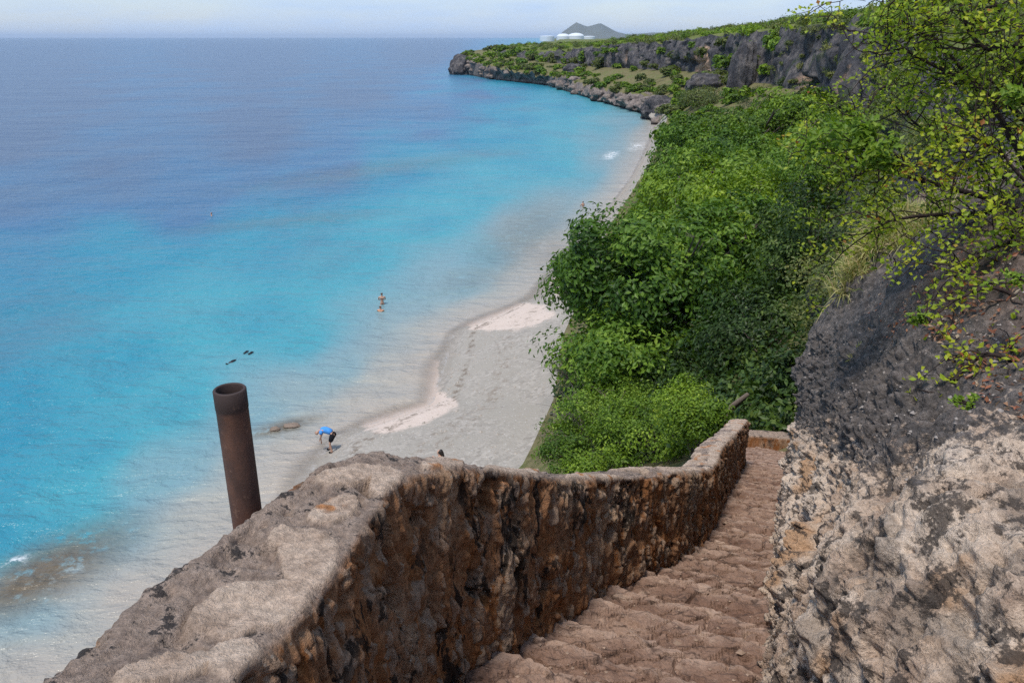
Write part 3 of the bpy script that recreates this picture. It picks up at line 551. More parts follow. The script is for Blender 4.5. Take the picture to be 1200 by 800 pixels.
# fallen leaves lying on the rock
m_ = np.argwhere((OV > 3.6) & (OU > 1.2) & (OU < 5.2)); wgt = np.array([np.clip(.15+1.6*fbm(OG[tuple(m_.T)]*1.8, 2, 131)+.9*(OU[tuple(m_.T)] < 3.6), 0, 2)])[0]; wgt /= wgt.sum()
pick = m_[RNG.choice(len(m_), 4200, p=wgt)]; C_ = OG[tuple(pick.T)]+RNG.normal(0, .012, (len(pick), 3)); nn = unit(np.where(ON[tuple(pick.T)][:, 2:3] < 0, -1, 1)*ON[tuple(pick.T)]+RNG.normal(0, .35, (len(pick), 3)))
C_ += nn*.012
lit = link('leaf_litter', quads('leaf_litter', C_, nn, RNG.normal(0, 1, C_.shape), RNG.uniform(.015, .045, len(C_)), RNG.uniform(.009, .024, len(C_)), RNG.random(len(C_)), .2), MAT['litter']); tag(lit, 'scattered red-brown dead leaves on the dark rock ledge', 'leaves', kind='stuff')
m_ = np.argwhere((OV > 2.6) & (OV < 6) & (OU > 2.0) & (OU < 6.2)); pick = m_[RNG.choice(len(m_), 1100)]; pc = OG[tuple(pick.T)]
oct_v = np.array([(1,0,0),(0,1,0),(-1,0,0),(0,-1,0),(0,0,.7),(0,0,-.7)], float); oct_f = np.array([(0,1,4),(1,2,4),(2,3,4),(3,0,4),(1,0,5),(2,1,5),(3,2,5),(0,3,5)])
def pebbles(name, C, R, mat):
    n = len(C); Vp = oct_v[None]*R[:, None, None]*RNG.uniform(.6, 1.3, (n, 6, 3))+C[:, None]; Fp = (np.arange(n)[:, None, None]*6+oct_f[None]).reshape(-1, 3); return link(name, raw_mesh(name, Vp, Fp, False), mat)
tag(pebbles('gravel', pc, RNG.uniform(.004, .011, len(pc))*np.where(RNG.random(len(pc)) > .97, 2.2, 1), plain('pale_gravel', (.27, .235, .21), var=.5, sc=30)), 'pale grit scattered over the dark rock slope', 'gravel', kind='stuff')

tag(pebbles('loose_grit', GRIT+[0, 0, .004], RNG.uniform(.004, .014, len(GRIT))*np.where(RNG.random(len(GRIT)) > .94, 2.3, 1), plain('step_grit', (.30, .21, .155), var=.5, sc=20)), 'loose grit and chips of stone lying on the worn steps', 'grit', kind='stuff')
# ================================================================== RUSTED POST
base = np.array([-1.03, 2.65]); zt = CAMH-1.195; zbot = ground(*base)-.1; R0, R1 = .0575, .0475
k = 56; thp = np.linspace(0, 2*math.pi, k+1); rows_ = [(R0, zbot), (R0, zbot+.4)]+[(R0, z) for z in np.linspace(zbot+.6, zt-.08, 24)]+[(R0+.0015, zt-.075), (R0+.0015, zt-.004), (R0-.002, zt), (R1+.002, zt), (R1, zt-.004)]+[(R1, zt-z) for z in np.linspace(.05, .9, 8)]+[(0, zt-.91)]
PV = np.array([[(base[0]+a*math.cos(t), base[1]+a*math.sin(t), z) for a, z in rows_] for t in thp])
tag(link('steel_post', grid('steel_post', PV), MAT['rust']), 'rusted hollow steel pipe post standing outside the stone wall', 'post')

# ================================================================== TREES
def crown_mesh(name, lobes, ncl, nleaf, L, var0=0., spread=.42, upb=.45, inner=.12, drop_low=-.35):
    lobes = np.array(lobes, float); vol = (lobes[:, 3]*lobes[:, 4]*lobes[:, 5])**.66; pk = RNG.choice(len(lobes), ncl*2, p=vol/vol.sum())
    dirs = unit(RNG.normal(0, 1, (ncl*2, 3))); ok = dirs[:, 2] > drop_low-.4*RNG.random(ncl*2); pk, dirs = pk[ok][:ncl], dirs[ok][:ncl]; n = len(pk)
    rad = np.where(RNG.random(n) < inner, RNG.uniform(.35, .85, n), RNG.uniform(.85, 1.08, n)); c = lobes[pk, :3]+dirs*lobes[pk, 3:]*rad[:, None]
    c = c[fbm(c*.7+3.3, 2, 7) > -.06]; dirs = dirs[:len(c)] if len(dirs) == len(c) else unit(c-lobes[:, :3].mean(0)); n = len(c)
    cv = np.clip(.42+.55*fbm(c*.45, 2, 5)+RNG.normal(0, .14, n), 0, 1)
    Dn = np.repeat(dirs, nleaf, 0); od = unit(RNG.normal(0, 1, (n*nleaf, 3))+Dn*.5+[0, 0, .55]); cr = np.repeat(RNG.uniform(.7, 1.6, n), nleaf)[:, None]
    nleaf = nleaf
    C = np.repeat(c, nleaf, 0)+od*spread*1.45*cr*RNG.uniform(.55, 1.05, (n*nleaf, 1))*np.array([1, 1, .75])
    Nn = unit(od*.7+Dn*.2+np.array([0, 0, upb*.6])+RNG.normal(0, .38, C.shape)); var = np.clip(np.repeat(cv, nleaf)+RNG.normal(0, .13, len(C))+var0, 0, 1)
    return quads(name, C, Nn, RNG.normal(0, 1, C.shape)+Dn*.5-np.array([0, 0, .3]), RNG.uniform(.7, 1.25, len(C))*L, RNG.uniform(.38, .62, len(C))*L, var, .15)
def trunk_mesh(name, base, lobes, r0, stems=3, twigs=3):
    tb = Tubes(); lobes = np.array(lobes, float); base = np.array(base, float)
    fork = base+(lobes[:, :3].mean(0)-base)*.3
    tb.add([base-[0, 0, .4], base+(fork-base)*.5+RNG.normal(0, r0*.5, 3), fork], [r0*1.25, r0*.95, r0*.8], 8)
    for q in lobes:
        mid = (fork+q[:3])/2+RNG.normal(0, .12*q[3], 3); pts = [fork, fork*.5+mid*.5, mid, q[:3]]; tb.add(pts, [r0*.62, r0*.48, r0*.36, r0*.2], 6)
        for _ in range(twigs):
            dv = unit(RNG.normal(0, 1, 3)+[0, 0, .4]); e_ = q[:3]+dv*q[3:]*.92; tb.add([mid, q[:3]+dv*q[3:]*.4, e_], [r0*.25, r0*.15, r0*.06], 4)
    return tb.mesh(name)
def lobe_set(c, r, n, sq=.8, seed=0):
    g = np.random.default_rng(seed); out = [(*c, r[0]*.62, r[1]*.62, r[2]*.66)]
    for k in range(n):
        a = 2*math.pi*(k+g.random()*.7)/n; e_ = g.uniform(-.35, .75); s = g.uniform(.36, .52)
        if k % 2 == 0:
            a2, e2 = a+g.uniform(-.5, .5), g.uniform(-.2, .9); q = g.uniform(.95, 1.12); out.append((c[0]+math.cos(a2)*math.cos(e2)*r[0]*q, c[1]+math.sin(a2)*math.cos(e2)*r[1]*q, c[2]+math.sin(e2)*r[2]*q, r[0]*.15, r[1]*.15, r[2]*.13))
        out.append((c[0]+math.cos(a)*math.cos(e_)*r[0]*.68, c[1]+math.sin(a)*math.cos(e_)*r[1]*.68, c[2]+math.sin(e_)*r[2]*.72, r[0]*s, r[1]*s, r[2]*s*sq))
    return out
def tree(px, py, t, rx, rz, label, mat, ncl, nleaf, L, seed, name='leafy_tree', cat='tree', group=None, nl=9, spread=.42, bark='bark', base=None, r0=None, ry=None, drop_low=-.35):
    c = at(px, py, t); k = t/FPX; Rx, Rz = rx*k, rz*k/CT; Ry = (ry or rx)*k
    bx, by = base if base is not None else (c[0], c[1]); bz = ground(bx, by); b = np.array([bx, by, bz])
    lb = lobe_set(c, (Rx, Ry, Rz), nl, seed=seed); o = empty(name, b, label, cat, group)
    link('trunk', trunk_mesh('trunk', b, lb, r0 or max(.05, Rx*.035)), MAT[bark], o)
    big = L > .2; link('crown', crown_mesh('crown', lb, int(ncl*(.62 if big else 1)), int(nleaf*(2.1 if big else 1)), L*(.82 if big else 1), var0=[-.14, .02, .16, -.04, .1, -.18, .06][seed*5 % 7], spread=spread*(1.45 if big else 1), drop_low=drop_low), MAT[mat], o); return o
G1 = 'leafy trees crowding the foot of the cliff'
tree(798,338,37,120,112,'big broad-leaved green tree nearest the beach, its crown spreading left over the shingle','leafA',1150,38,.36,1,nl=13,group=G1,base=(6.0,35.5))
tree(716,350,38,58,46,'leafy green tree leaning out over the beach at the left edge of the grove','leafA',380,34,.34,2,nl=8,group=G1)
tree(735,415,34,78,60,'rounded green tree low at the edge of the shingle beach, above the feathery bushes','leafA',420,34,.32,3,nl=8,group=G1)
tree(880,300,42,110,95,'dense mid-green tree right of the big tree, under the grassy rock edge','leafB',700,32,.34,4,nl=11,group=G1)
tree(838,245,54,84,42,'bright green flat-topped tree just behind the big beach tree','leafB',700,32,.40,5,nl=11,group=G1)
tree(905,205,62,105,62,'wide green tree midway along the grove, darker than the trees in front of it','leafA',720,30,.44,6,nl=11,group=G1)
tree(826,190,72,62,40,'green tree at the water side of the grove, its crown touching the sea edge','leafA',520,28,.46,7,nl=9,group=G1)
tree(880,160,84,88,38,'green tree in the upper middle of the grove below the tan cave','leafB',650,28,.52,8,nl=10,group=G1)
tree(945,148,88,72,38,'tree with yellow-green crown touching the base of the dark cliff','leafB',520,28,.54,9,nl=9,group=G1)
tree(800,222,64,42,26,'small dark green tree overhanging the shallow water','leafA',340,28,.42,10,nl=7,group=G1)
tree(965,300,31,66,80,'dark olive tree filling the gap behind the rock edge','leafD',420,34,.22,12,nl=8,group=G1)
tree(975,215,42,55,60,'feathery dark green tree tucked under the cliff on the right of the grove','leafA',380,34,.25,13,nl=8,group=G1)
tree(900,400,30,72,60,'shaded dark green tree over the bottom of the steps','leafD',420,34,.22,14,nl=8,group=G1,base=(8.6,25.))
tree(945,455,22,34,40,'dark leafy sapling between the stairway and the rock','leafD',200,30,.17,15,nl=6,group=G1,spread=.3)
tree(838,118,150,40,16,'pale green tree on the open slope beyond the grove','leafC',260,24,.5,16,nl=7,group=G1,spread=.6)
tree(985,170,66,50,38,'green tree half hidden by the thorny branches below the cliff','leafB',360,30,.32,17,nl=8,group=G1)
G2 = 'feathery bushes outside the wall'
tree(700,530,26,62,28,'feathery bright green bush directly above the lowest dip of the wall','leafB',260,60,.11,21,'feathery_bush','bush',G2,nl=9,spread=.26,drop_low=-.6)
tree(770,510,25,62,44,'taller feathery green bush left of the wall end','leafB',320,60,.11,22,'feathery_bush','bush',G2,nl=9,spread=.26,drop_low=-.6)
tree(655,515,29,22,19,'small round bush alone on the edge of the shingle','leafB',70,60,.11,23,'feathery_bush','bush',G2,nl=5,spread=.24,drop_low=-.6)
tree(722,478,29,66,28,'mid-green feathery bush below the big tree','leafA',240,50,.12,24,'feathery_bush','bush',G2,nl=8,spread=.28,drop_low=-.6)
tree(815,490,21,38,40,'light green bush close against the upper end of the curved wall','leafB',200,50,.10,25,'feathery_bush','bush',G2,nl=7,spread=.22,drop_low=-.6)
# sprays of the big tree reaching left, bare grey shrub, dead trunk
def bare_shrub(px, py, t, h, label, mat, n=16):
    c = at(px, py, t); z = ground(c[0], c[1]); tb = Tubes()
    b = np.array([c[0], c[1], c[2]-h*.5])
    for _ in range(n):
        dv = unit(RNG.normal(0, .6, 3)+[0, 0, 1]); p1 = b+dv*h*.5+RNG.normal(0, .05*h, 3); p2 = b+dv*h*RNG.uniform(.8, 1.1)+RNG.normal(0, .1*h, 3)
        tb.add([b, p1, p2], [.019*h, .011*h, .004*h], 4)
        for _ in range(3): tb.add([p1, p1*.4+p2*.6+RNG.normal(0, .12*h, 3), p2+RNG.normal(0, .25*h, 3)], [.009*h, .006*h, .0025*h], 4)
    if t > 15: tb.add([[b[0], b[1], z-.2], b], [.03*h, .02*h], 6); return tag(link('bare_shrub', tb.mesh('bare_shrub'), MAT[mat]), label, 'shrub')
bare_shrub(672,430,34,1.6,'leafless grey shrub at the edge of the beach below the big tree','twig'); bare_shrub(684,486,31,1.5,'purplish bare twiggy bush at the back of the beach','twig',30)
bare_shrub(942,350,9.2,.55,'pale dry twigs sticking out behind the edge of the rock','twig',9)
tb = Tubes(); a = at(845,495,21); b = at(876,462,21.5); tb.add([a-[0,0,1.2], a, a*.6+b*.4+[0,0,.12], b], [.13,.12,.10,.06], 9); tag(link('fallen_trunk', tb.mesh('fallen_trunk'), MAT['bark']), 'leaning brown dead trunk beyond the end of the wall', 'tree trunk')

# ---------------- scrub on the far slope, one shared mesh per kind
def small_bush(name, mat, ncl=46, nleaf=13, L=.5, sq=.7):
    lb = lobe_set((0, 0, .75), (1.25, 1.25, .9), 6, seed=5); return crown_mesh(name, lb, ncl, nleaf, L, spread=.24, drop_low=-.5)
proto = [(small_bush('foliage', 'leafC'), 'leafC'), (small_bush('foliage', 'leafB', 52), 'leafB'), (small_bush('foliage', 'leafA', 40), 'leafA')]
for me, mm in proto: me.materials.append(MAT[mm])
rs = np.random.default_rng(5); cnt = 0
while cnt < 280:
    u = rs.uniform(9.6, 15.9); i = int(np.argmin(abs(UC-u))); r_ = rs.uniform(5.05, 8.75); j = int(np.argmin(abs(rid-r_))); p = VV[i, j]
    if rs.random() > .35+.65*float(fbm(np.array([[p[0]*.03, p[1]*.03, 0]]), 2, 3)[0] > -.1): continue
    me, mm = proto[int(rs.choice([0, 0, 1, 1, 2]))]; o = bpy.data.objects.new('shrub', me); COL.objects.link(o); s = rs.uniform(.7, 1.7)*(1.35 if r_ > 7.3 else .9)
    o.location = (float(p[0]+rs.normal(0, .8)), float(p[1]+rs.normal(0, .8)), float(p[2])-.25); o.scale = (s*rs.uniform(.9, 1.4), s*rs.uniform(.9, 1.3), s*rs.uniform(.7, 1.1)); o.rotation_euler = (0, 0, rs.uniform(0, 6.3))
    tag(o, 'small rounded green shrub on the headland slope below the grey cliff', 'shrub', 'shrubs on the headland slope'); cnt += 1
# plateau scrub: one continuous low thicket
def thicket(name, pts, L, mat, nleaf=11, ncl=24):
    Cs, Ns, vs_ = [], [], []
    for p, s in pts:
        c = unit(rs.normal(0, 1, (ncl, 3))); c[:, 2] = abs(c[:, 2])*.9; c *= np.array([1.25, 1.25, .95])*s*rs.uniform(.6, 1.05, (ncl, 1)); cv = np.clip(rs.normal(.45, .2)+rs.normal(0, .12, ncl), 0, 1)
        Cs.append(np.repeat(c+p, nleaf, 0)+rs.normal(0, .22*s, (ncl*nleaf, 3))); Ns.append(np.repeat(unit(c), nleaf, 0)); vs_.append(np.repeat(cv, nleaf))
    C = np.concatenate(Cs); Nn = unit(np.concatenate(Ns)*.6+[0, 0, .4]+rs.normal(0, .45, C.shape)); v_ = np.clip(np.concatenate(vs_)+rs.normal(0, .12, len(C)), 0, 1)
    o = link(name, quads(name, C, Nn, rs.normal(0, 1, C.shape), rs.uniform(.7, 1.3, len(C))*L, rs.uniform(.4, .65, len(C))*L, v_, .1), MAT[mat]); return o
pts = []
for _ in range(170):
    u = rs.uniform(6.6, 9.6); i = int(np.argmin(abs(UC-u))); j = int(np.argmin(abs(rid-rs.uniform(8.0, 9.1)))); p = VV[i, j]
    if fbm(np.array([[arc[i]*.09, p[2]*.14, 2.]]), 2, 44)[0] > -.02: pts.append((p, rs.uniform(.35, .9)))
tag(thicket('ledge_scrub', pts, .26, 'leafC', 12, 24), 'dull green scrub clinging to the ledges of the nearer cliff', 'scrub', kind='stuff')
pts = []
for _ in range(420):
    u = rs.uniform(4.0, 7.6); i = int(np.argmin(abs(UC-u))); j = int(np.argmin(abs(rid-rs.uniform(8.0, 9.6)))); p = VV[i, j]
    if rid[j] > 9 or fbm(np.array([[arc[i]*.16, p[2]*.2, 2.]]), 2, 46)[0] > -.12: pts.append((p, rs.uniform(.3, .7)))
tag(thicket('hillside_scrub', pts, .11, 'leafC', 22, 30), 'yellowish scrub on the rocky hillside behind the thorny branches', 'scrub', kind='stuff')
for mat, seed, n, lab, lo, hi in (('leafC', 1, 900, 'low grey-green scrub covering the plateau above the cliffs', 9.02, 10.25), ('leafB', 2, 650, 'brighter green bushes scattered through the plateau scrub', 9.0, 10.1)):
    pts = []
    for _ in range(n):
        u = rs.uniform(7.2, 16.2) if rs.random() < .5 else rs.uniform(7.2, 14); i = int(np.argmin(abs(UC-u))); rr_ = rs.uniform(lo, hi); j = int(np.argmin(abs(rid-rr_))); p = VV[i, j]; pts.append((p+np.array([rs.normal(0, 1), rs.normal(0, 1), -.1]), rs.uniform(.7, 1.6)))
    tag(thicket('scrub', pts, .5, mat), lab, 'scrub', kind='stuff')
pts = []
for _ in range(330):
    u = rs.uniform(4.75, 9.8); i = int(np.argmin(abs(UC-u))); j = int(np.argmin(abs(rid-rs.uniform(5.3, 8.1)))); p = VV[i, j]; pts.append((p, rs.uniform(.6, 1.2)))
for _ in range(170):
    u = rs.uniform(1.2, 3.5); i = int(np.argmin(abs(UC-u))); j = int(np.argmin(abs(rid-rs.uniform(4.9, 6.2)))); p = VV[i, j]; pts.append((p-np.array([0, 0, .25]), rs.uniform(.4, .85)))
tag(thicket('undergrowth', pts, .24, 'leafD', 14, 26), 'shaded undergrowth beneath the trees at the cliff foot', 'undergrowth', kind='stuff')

MAT['reefrock'] = plain('reef_rock', (.20, .15, .115), var=.5, sc=6)
# ---------------- boulders
def boulder(c, r, label, mat, seed, cat='boulder', group=None):
    n = 40 if seed < 20 else 16; a = np.linspace(0, math.pi, n); b = np.linspace(0, 2*math.pi, 2*n+1); A, B_2 = np.meshgrid(a, b, indexing='ij'); D = np.stack([np.sin(A)*np.cos(B_2), np.sin(A)*np.sin(B_2), np.cos(A)], -1)
    q = 1+.35*fbm(D*1.4+seed, 3, seed)+.16*fbm(D*4+seed, 4, seed+1); Vb = D*q[..., None]*np.array(r)
    o = link('boulder', grid('boulder', Vb+np.array(c), True, {'cave': np.zeros(Vb.shape[:2]), 'veg': np.zeros(Vb.shape[:2])}), MAT[mat]); return tag(o, label, cat, group)
p = at(778,103,185); boulder((p[0], p[1], ground(p[0], p[1])+.8), (5.0,4,3.2), 'large dark boulder on the slope above the rocky shore', 'cliff', 3)
p = at(828,113,172); boulder((p[0], p[1], ground(p[0], p[1])+.6), (4.6,4,2.8), 'dark hump of rock beside the pale path on the slope', 'cliff', 5)
p = at(872,82,150); boulder((p[0], p[1], ground(p[0], p[1])+2.2), (2.6,3,6.5), 'leaning grey slab of rock below the cliff', 'cliff', 8)
p = at(672,72,300); boulder((p[0], p[1], ground(p[0], p[1])+.8), (3.5,3,2.2), 'grey block fallen from the headland cliff', 'cliff', 9)
for q in range(70):
    i = int(np.argmin(abs(UC-rs.uniform(10.6, 15.8)))); j = int(np.argmin(abs(rid-rs.uniform(2.6, 5.4)))); p = VV[i, j]; z_ = rs.uniform(.6, 1.7)
    boulder((p[0], p[1], p[2]+.15), (z_*1.4, z_, z_*.75), 'grey pink block lying on the low rocky shore of the headland', 'shelf', 20+q, 'rock', 'blocks on the rocky shore')
p = on_z(341,496,.15); boulder((p[0], p[1], .02), (.4,.26,.12), 'brown reef rock breaking the shallow water nearer the beach', 'reefrock', 11, 'rock')
p = on_z(322,500,.15); boulder((p[0], p[1], .02), (.24,.2,.12), 'small brown wet rock breaking the shallows farther out to the left of the bending person', 'reefrock', 12, 'rock')
p = on_z(541,80,3); boulder((p[0], p[1], 1.5), (7,9,7.5), 'undercut grey rock stack at the tip of the headland', 'cliff', 14)

# ---------------- thorny shrub overhanging from the right
root = at(1300,330,5.2); root[2] = rock_z(root[0], root[1]); thorn = empty('thorny_shrub', root, 'tangled thorny shrub with small yellow-green leaves hanging over the rock from the right', 'shrub')
LIM = [[(1300,330,5.2),(1240,270,5.1),(1165,236,5.0),(1110,219,4.9),(1060,207,4.8),(1015,193,4.7),(984,184,4.7)],
 [(1300,330,5.2),(1250,255,5.3),(1200,243,5.3),(1130,252,5.3),(1090,252,5.2),(1045,258,5.2),(1018,274,5.2)],
 [(1300,330,5.2),(1260,200,5.3),(1190,130,5.2),(1150,105,5.1),(1110,62,5.1),(1085,42,5.0),(1060,25,5.0)],
 [(1300,330,5.2),(1290,150,4.9),(1230,70,4.7),(1190,54,4.6),(1160,58,4.6),(1138,40,4.6),(1125,5,4.6),(1100,-40,4.6)],
 [(1260,200,5.3),(1230,90,5.0),(1180,20,5.0),(1140,-8,5.0),(1060,-10,5.1),(1045,-25,5.1)],
 [(1240,270,5.1),(1200,190,5.0),(1160,120,5.0),(1120,90,4.9),(1060,58,4.9),(1050,40,4.9)],
 [(1230,420,4.0),(1200,360,4.1),(1165,338,4.1),(1120,352,4.1),(1085,378,4.1)],
 [(1240,470,3.7),(1200,430,3.7),(1160,416,3.7),(1120,440,3.75),(1104,474,3.75)],
 [(1250,255,5.3),(1180,210,5.4),(1130,180,5.5),(1080,150,5.6),(1050,125,5.6)],
 [(1280,180,6.2),(1180,150,6.3),(1100,118,6.4),(1040,100,6.5),(1000,150,6.5),(975,165,6.5)],
 [(1300,330,5.2),(1240,300,4.7),(1190,285,4.5),(1150,296,4.45),(1118,325,4.45)],
 [(1290,290,5.2),(1230,235,4.5),(1195,205,4.4),(1170,175,4.4),(1135,165,4.4)],
 [(1260,200,5.3),(1222,140,4.8),(1200,100,4.7),(1180,105,4.7)]]
leafC, leafD = [], []
def wander(p, dv, ln, n, jit=.35, grav=-.1):
    pts = [p]; d_ = dv
    for _ in range(n): d_ = unit(d_+rs.normal(0, jit, 3)+[0, 0, grav*.3]); pts.append(pts[-1]+d_*ln/n)
    return np.array(pts)
twigs = Tubes()
for k, l in enumerate(LIM):
    P = np.array([at(*q) for q in l]); nn_ = len(P); Pd = catmull(P, np.linspace(0, nn_-1, nn_*7)); Pd += .012*np.stack([fbm(Pd*6+j*9, 3, 7) for j in range(3)], -1)
    r0 = .024 if k < 6 else .013; tb = Tubes(); rad = np.linspace(r0, .006, len(Pd)); tb.add(Pd, rad, 7); link('branch', tb.mesh('branch'), MAT['darkbark'], thorn)
    for i in range(5, len(Pd)-1):
        tg = unit(Pd[i+1]-Pd[i])
        for _ in range(2 if k not in (6, 7) else 1):
            if rs.random() > .36: continue
            dv = unit(tg*.7+rs.normal(0, .75, 3)); w1 = wander(Pd[i], dv, rs.uniform(.25, .65)*(1 if k not in (6, 7) else .5), 6); twigs.add(w1, np.linspace(.005, .002, 7), 4)
            for q in range(2, 7):
                if k in (6, 7) and rs.random() < .55: continue
                leafC.append(w1[q])
                if rs.random() < .45:
                    w2 = wander(w1[q], unit(w1[q]-w1[q-1]+rs.normal(0, .9, 3)), rs.uniform(.1, .28), 4); twigs.add(w2, np.linspace(.004, .0018, 5), 3); leafC += list(w2[1:])
        if i > len(Pd)*.55: leafC.append(Pd[i])
tb = Tubes(); tb.add([root-[0, 0, .3], root*.6+at(1300,330,5.2)*.4, at(1290,290,5.2), at(1275,230,5.25)], [.09, .075, .06, .045], 9); link('trunk', tb.mesh('trunk'), MAT['darkbark'], thorn)
link('twigs', twigs.mesh('twigs'), MAT['darkbark'], thorn)
leafC = np.array(leafC); keepm = rs.random(len(leafC)) < .62*np.clip(.75+1.2*fbm(leafC*1.6, 2, 77), .12, 1); leafC = leafC[keepm]
nlf = 6; C = np.repeat(leafC, nlf, 0)+rs.normal(0, .034, (len(leafC)*nlf, 3)); vb = np.repeat(np.clip(.42+.5*fbm(leafC*1.2, 2, 78)+rs.normal(0, .16, len(leafC)), 0, 1), nlf)
link('foliage', quads('foliage', C, unit(rs.normal(0, .6, C.shape)+[0, -.2, .8]), rs.normal(0, 1, C.shape), rs.uniform(.022, .044, len(C)), rs.uniform(.017, .031, len(C)), np.clip(vb+rs.normal(0, .1, len(C)), 0, 1), .15), MAT['leafT'], thorn)
# bright lime sprays
def spray(px, py, t, rpx, label, n=260, L=.05):
    c = at(px, py, t); o = empty('leafy_sprig', c, label, 'sprig'); k = rpx*t/FPX; tb = Tubes(); cc = []
    s = c+np.array([k*1.3, .3*k, -.5*k])
    for _ in range(9):
        e_ = c+rs.normal(0, .5, 3)*k*np.array([1, 1, .6]); w_ = np.array([s, s*.5+e_*.5+rs.normal(0, .06*k, 3), e_]); tb.add(w_, [.006, .004, .002], 4); cc += [w_[1]*.5+e_*.5, e_, w_[1]*.2+e_*.8]
    link('stem', tb.mesh('stem'), MAT['darkbark'], o); cc = np.array(cc); C = cc[rs.integers(0, len(cc), n)]+rs.normal(0, .16*k, (n, 3))
    link('foliage', quads('foliage', C, unit(rs.normal(0, .45, C.shape)+[0, -.3, .8]), rs.normal(0, 1, C.shape), rs.uniform(.7, 1.2, n)*L, rs.uniform(.45, .65, n)*L, rs.random(n), .15), MAT['leafL'], o); return o
spray(1192,112,3.6,26,'bright lime-green leaf spray near the upper right edge', 150, .042)
spray(985,155,4.6,40,'lime-green leafy sprig reaching left in front of the grove', 420, .055)
spray(1030,180,4.5,28,'yellow-green leafy sprig above the dry grass tuft', 240, .05)
spray(1185,325,3.6,16,'small green sprig on the dark ledge at the right edge', 90, .03)
spray(1075,372,4.1,14,'yellow-green sprig dangling over the middle of the dark slope', 130, .028)
spray(1125,470,3.4,14,'low green seedling among red dead leaves on the ledge', 110, .028)
# ---------------- dry grass tufts
def tuft(px, py, t, rpx, h, n, label, mat='grass'):
    c = at(px, py, t); c[2] = rock_z(c[0], c[1]); k = rpx*t/FPX; bp = c+rs.normal(0, .42, (n, 3))*k*np.array([1, 1, 0]); bp[:, 2] = [rock_z(*q[:2])-.02 for q in bp]; ok_ = bp[:, 2] > c[2]-.22; bp = bp[ok_]; n = len(bp)
    tip = bp+unit(rs.normal(0, .45, (n, 3))+(bp-c)*1.2/k*.35+[0, 0, .8])*(h*rs.uniform(.5, 1.15, n))[:, None]; mid = bp*.45+tip*.55+[0, 0, .06*h]; tip[:, 2] -= .18*h; sd_ = unit(np.cross(tip-bp, rs.normal(0, 1, (n, 3))))*.005*t/6
    Vg = np.stack([bp-sd_, bp+sd_, mid+sd_*.7, mid-sd_*.7, mid-sd_*.7, mid+sd_*.7, tip+sd_*.15, tip-sd_*.15], 1); Fg = np.arange(8*n).reshape(-1, 4)
    return tag(link('grass_tuft', raw_mesh('grass_tuft', Vg, Fg, False, {'var': np.repeat(np.clip(rs.normal(.45, .25, n), 0, 1), 8)}), MAT[mat]), label, 'grass', 'grass tufts on the rock')
tuft(1040,238,8.6,40,.27,2600,'tall pale green grass tuft on top of the rock edge'); tuft(1018,272,8.4,32,.24,2200,'dry pinkish grass tuft hanging on the rim of the rock'); tuft(998,290,8.3,15,.24,500,'wispy straw-coloured grass at the left rim of the rock')
tuft(1085,255,8.0,30,.25,700,'short dry grass behind the thorny branches'); tuft(996,452,6.3,4,.07,160,'tiny brown dried plant in the middle of the dark slope')
tuft(985,300,8.6,14,.36,120,'few arching green blades sticking out left of the rock rim')

# ---------------- coral rubble on the shingle
bc = np.argwhere(((UC > 2.5) & (UC < 9.5))[:, None] & ((rid > 2.05) & (rid < 4.95))[None]); pw = np.array([np.clip(.25+1.5*fbm(VV[tuple(bc.T)]*[.5, .5, 0], 3, 141), .05, 2)])[0]*np.linalg.norm(np.gradient(VV, axis=0), axis=-1)[tuple(bc.T)]; pk = bc[RNG.choice(len(bc), 6500, p=pw/pw.sum())]
C_ = VV[tuple(pk.T)]+np.gradient(VV, axis=0)[tuple(pk.T)]*RNG.uniform(-.5, .5, (len(pk), 1))+np.gradient(VV, axis=1)[tuple(pk.T)]*RNG.uniform(-.5, .5, (len(pk), 1))
tag(pebbles('coral_rubble', C_, RNG.uniform(.025, .06, len(C_))*np.where(RNG.random(len(C_)) > .95, 2.2, 1), plain('coral_stone', (.36, .315, .27), var=.5, sc=9)), 'pale and brown coral stones strewn over the shingle beach', 'stones', kind='stuff')
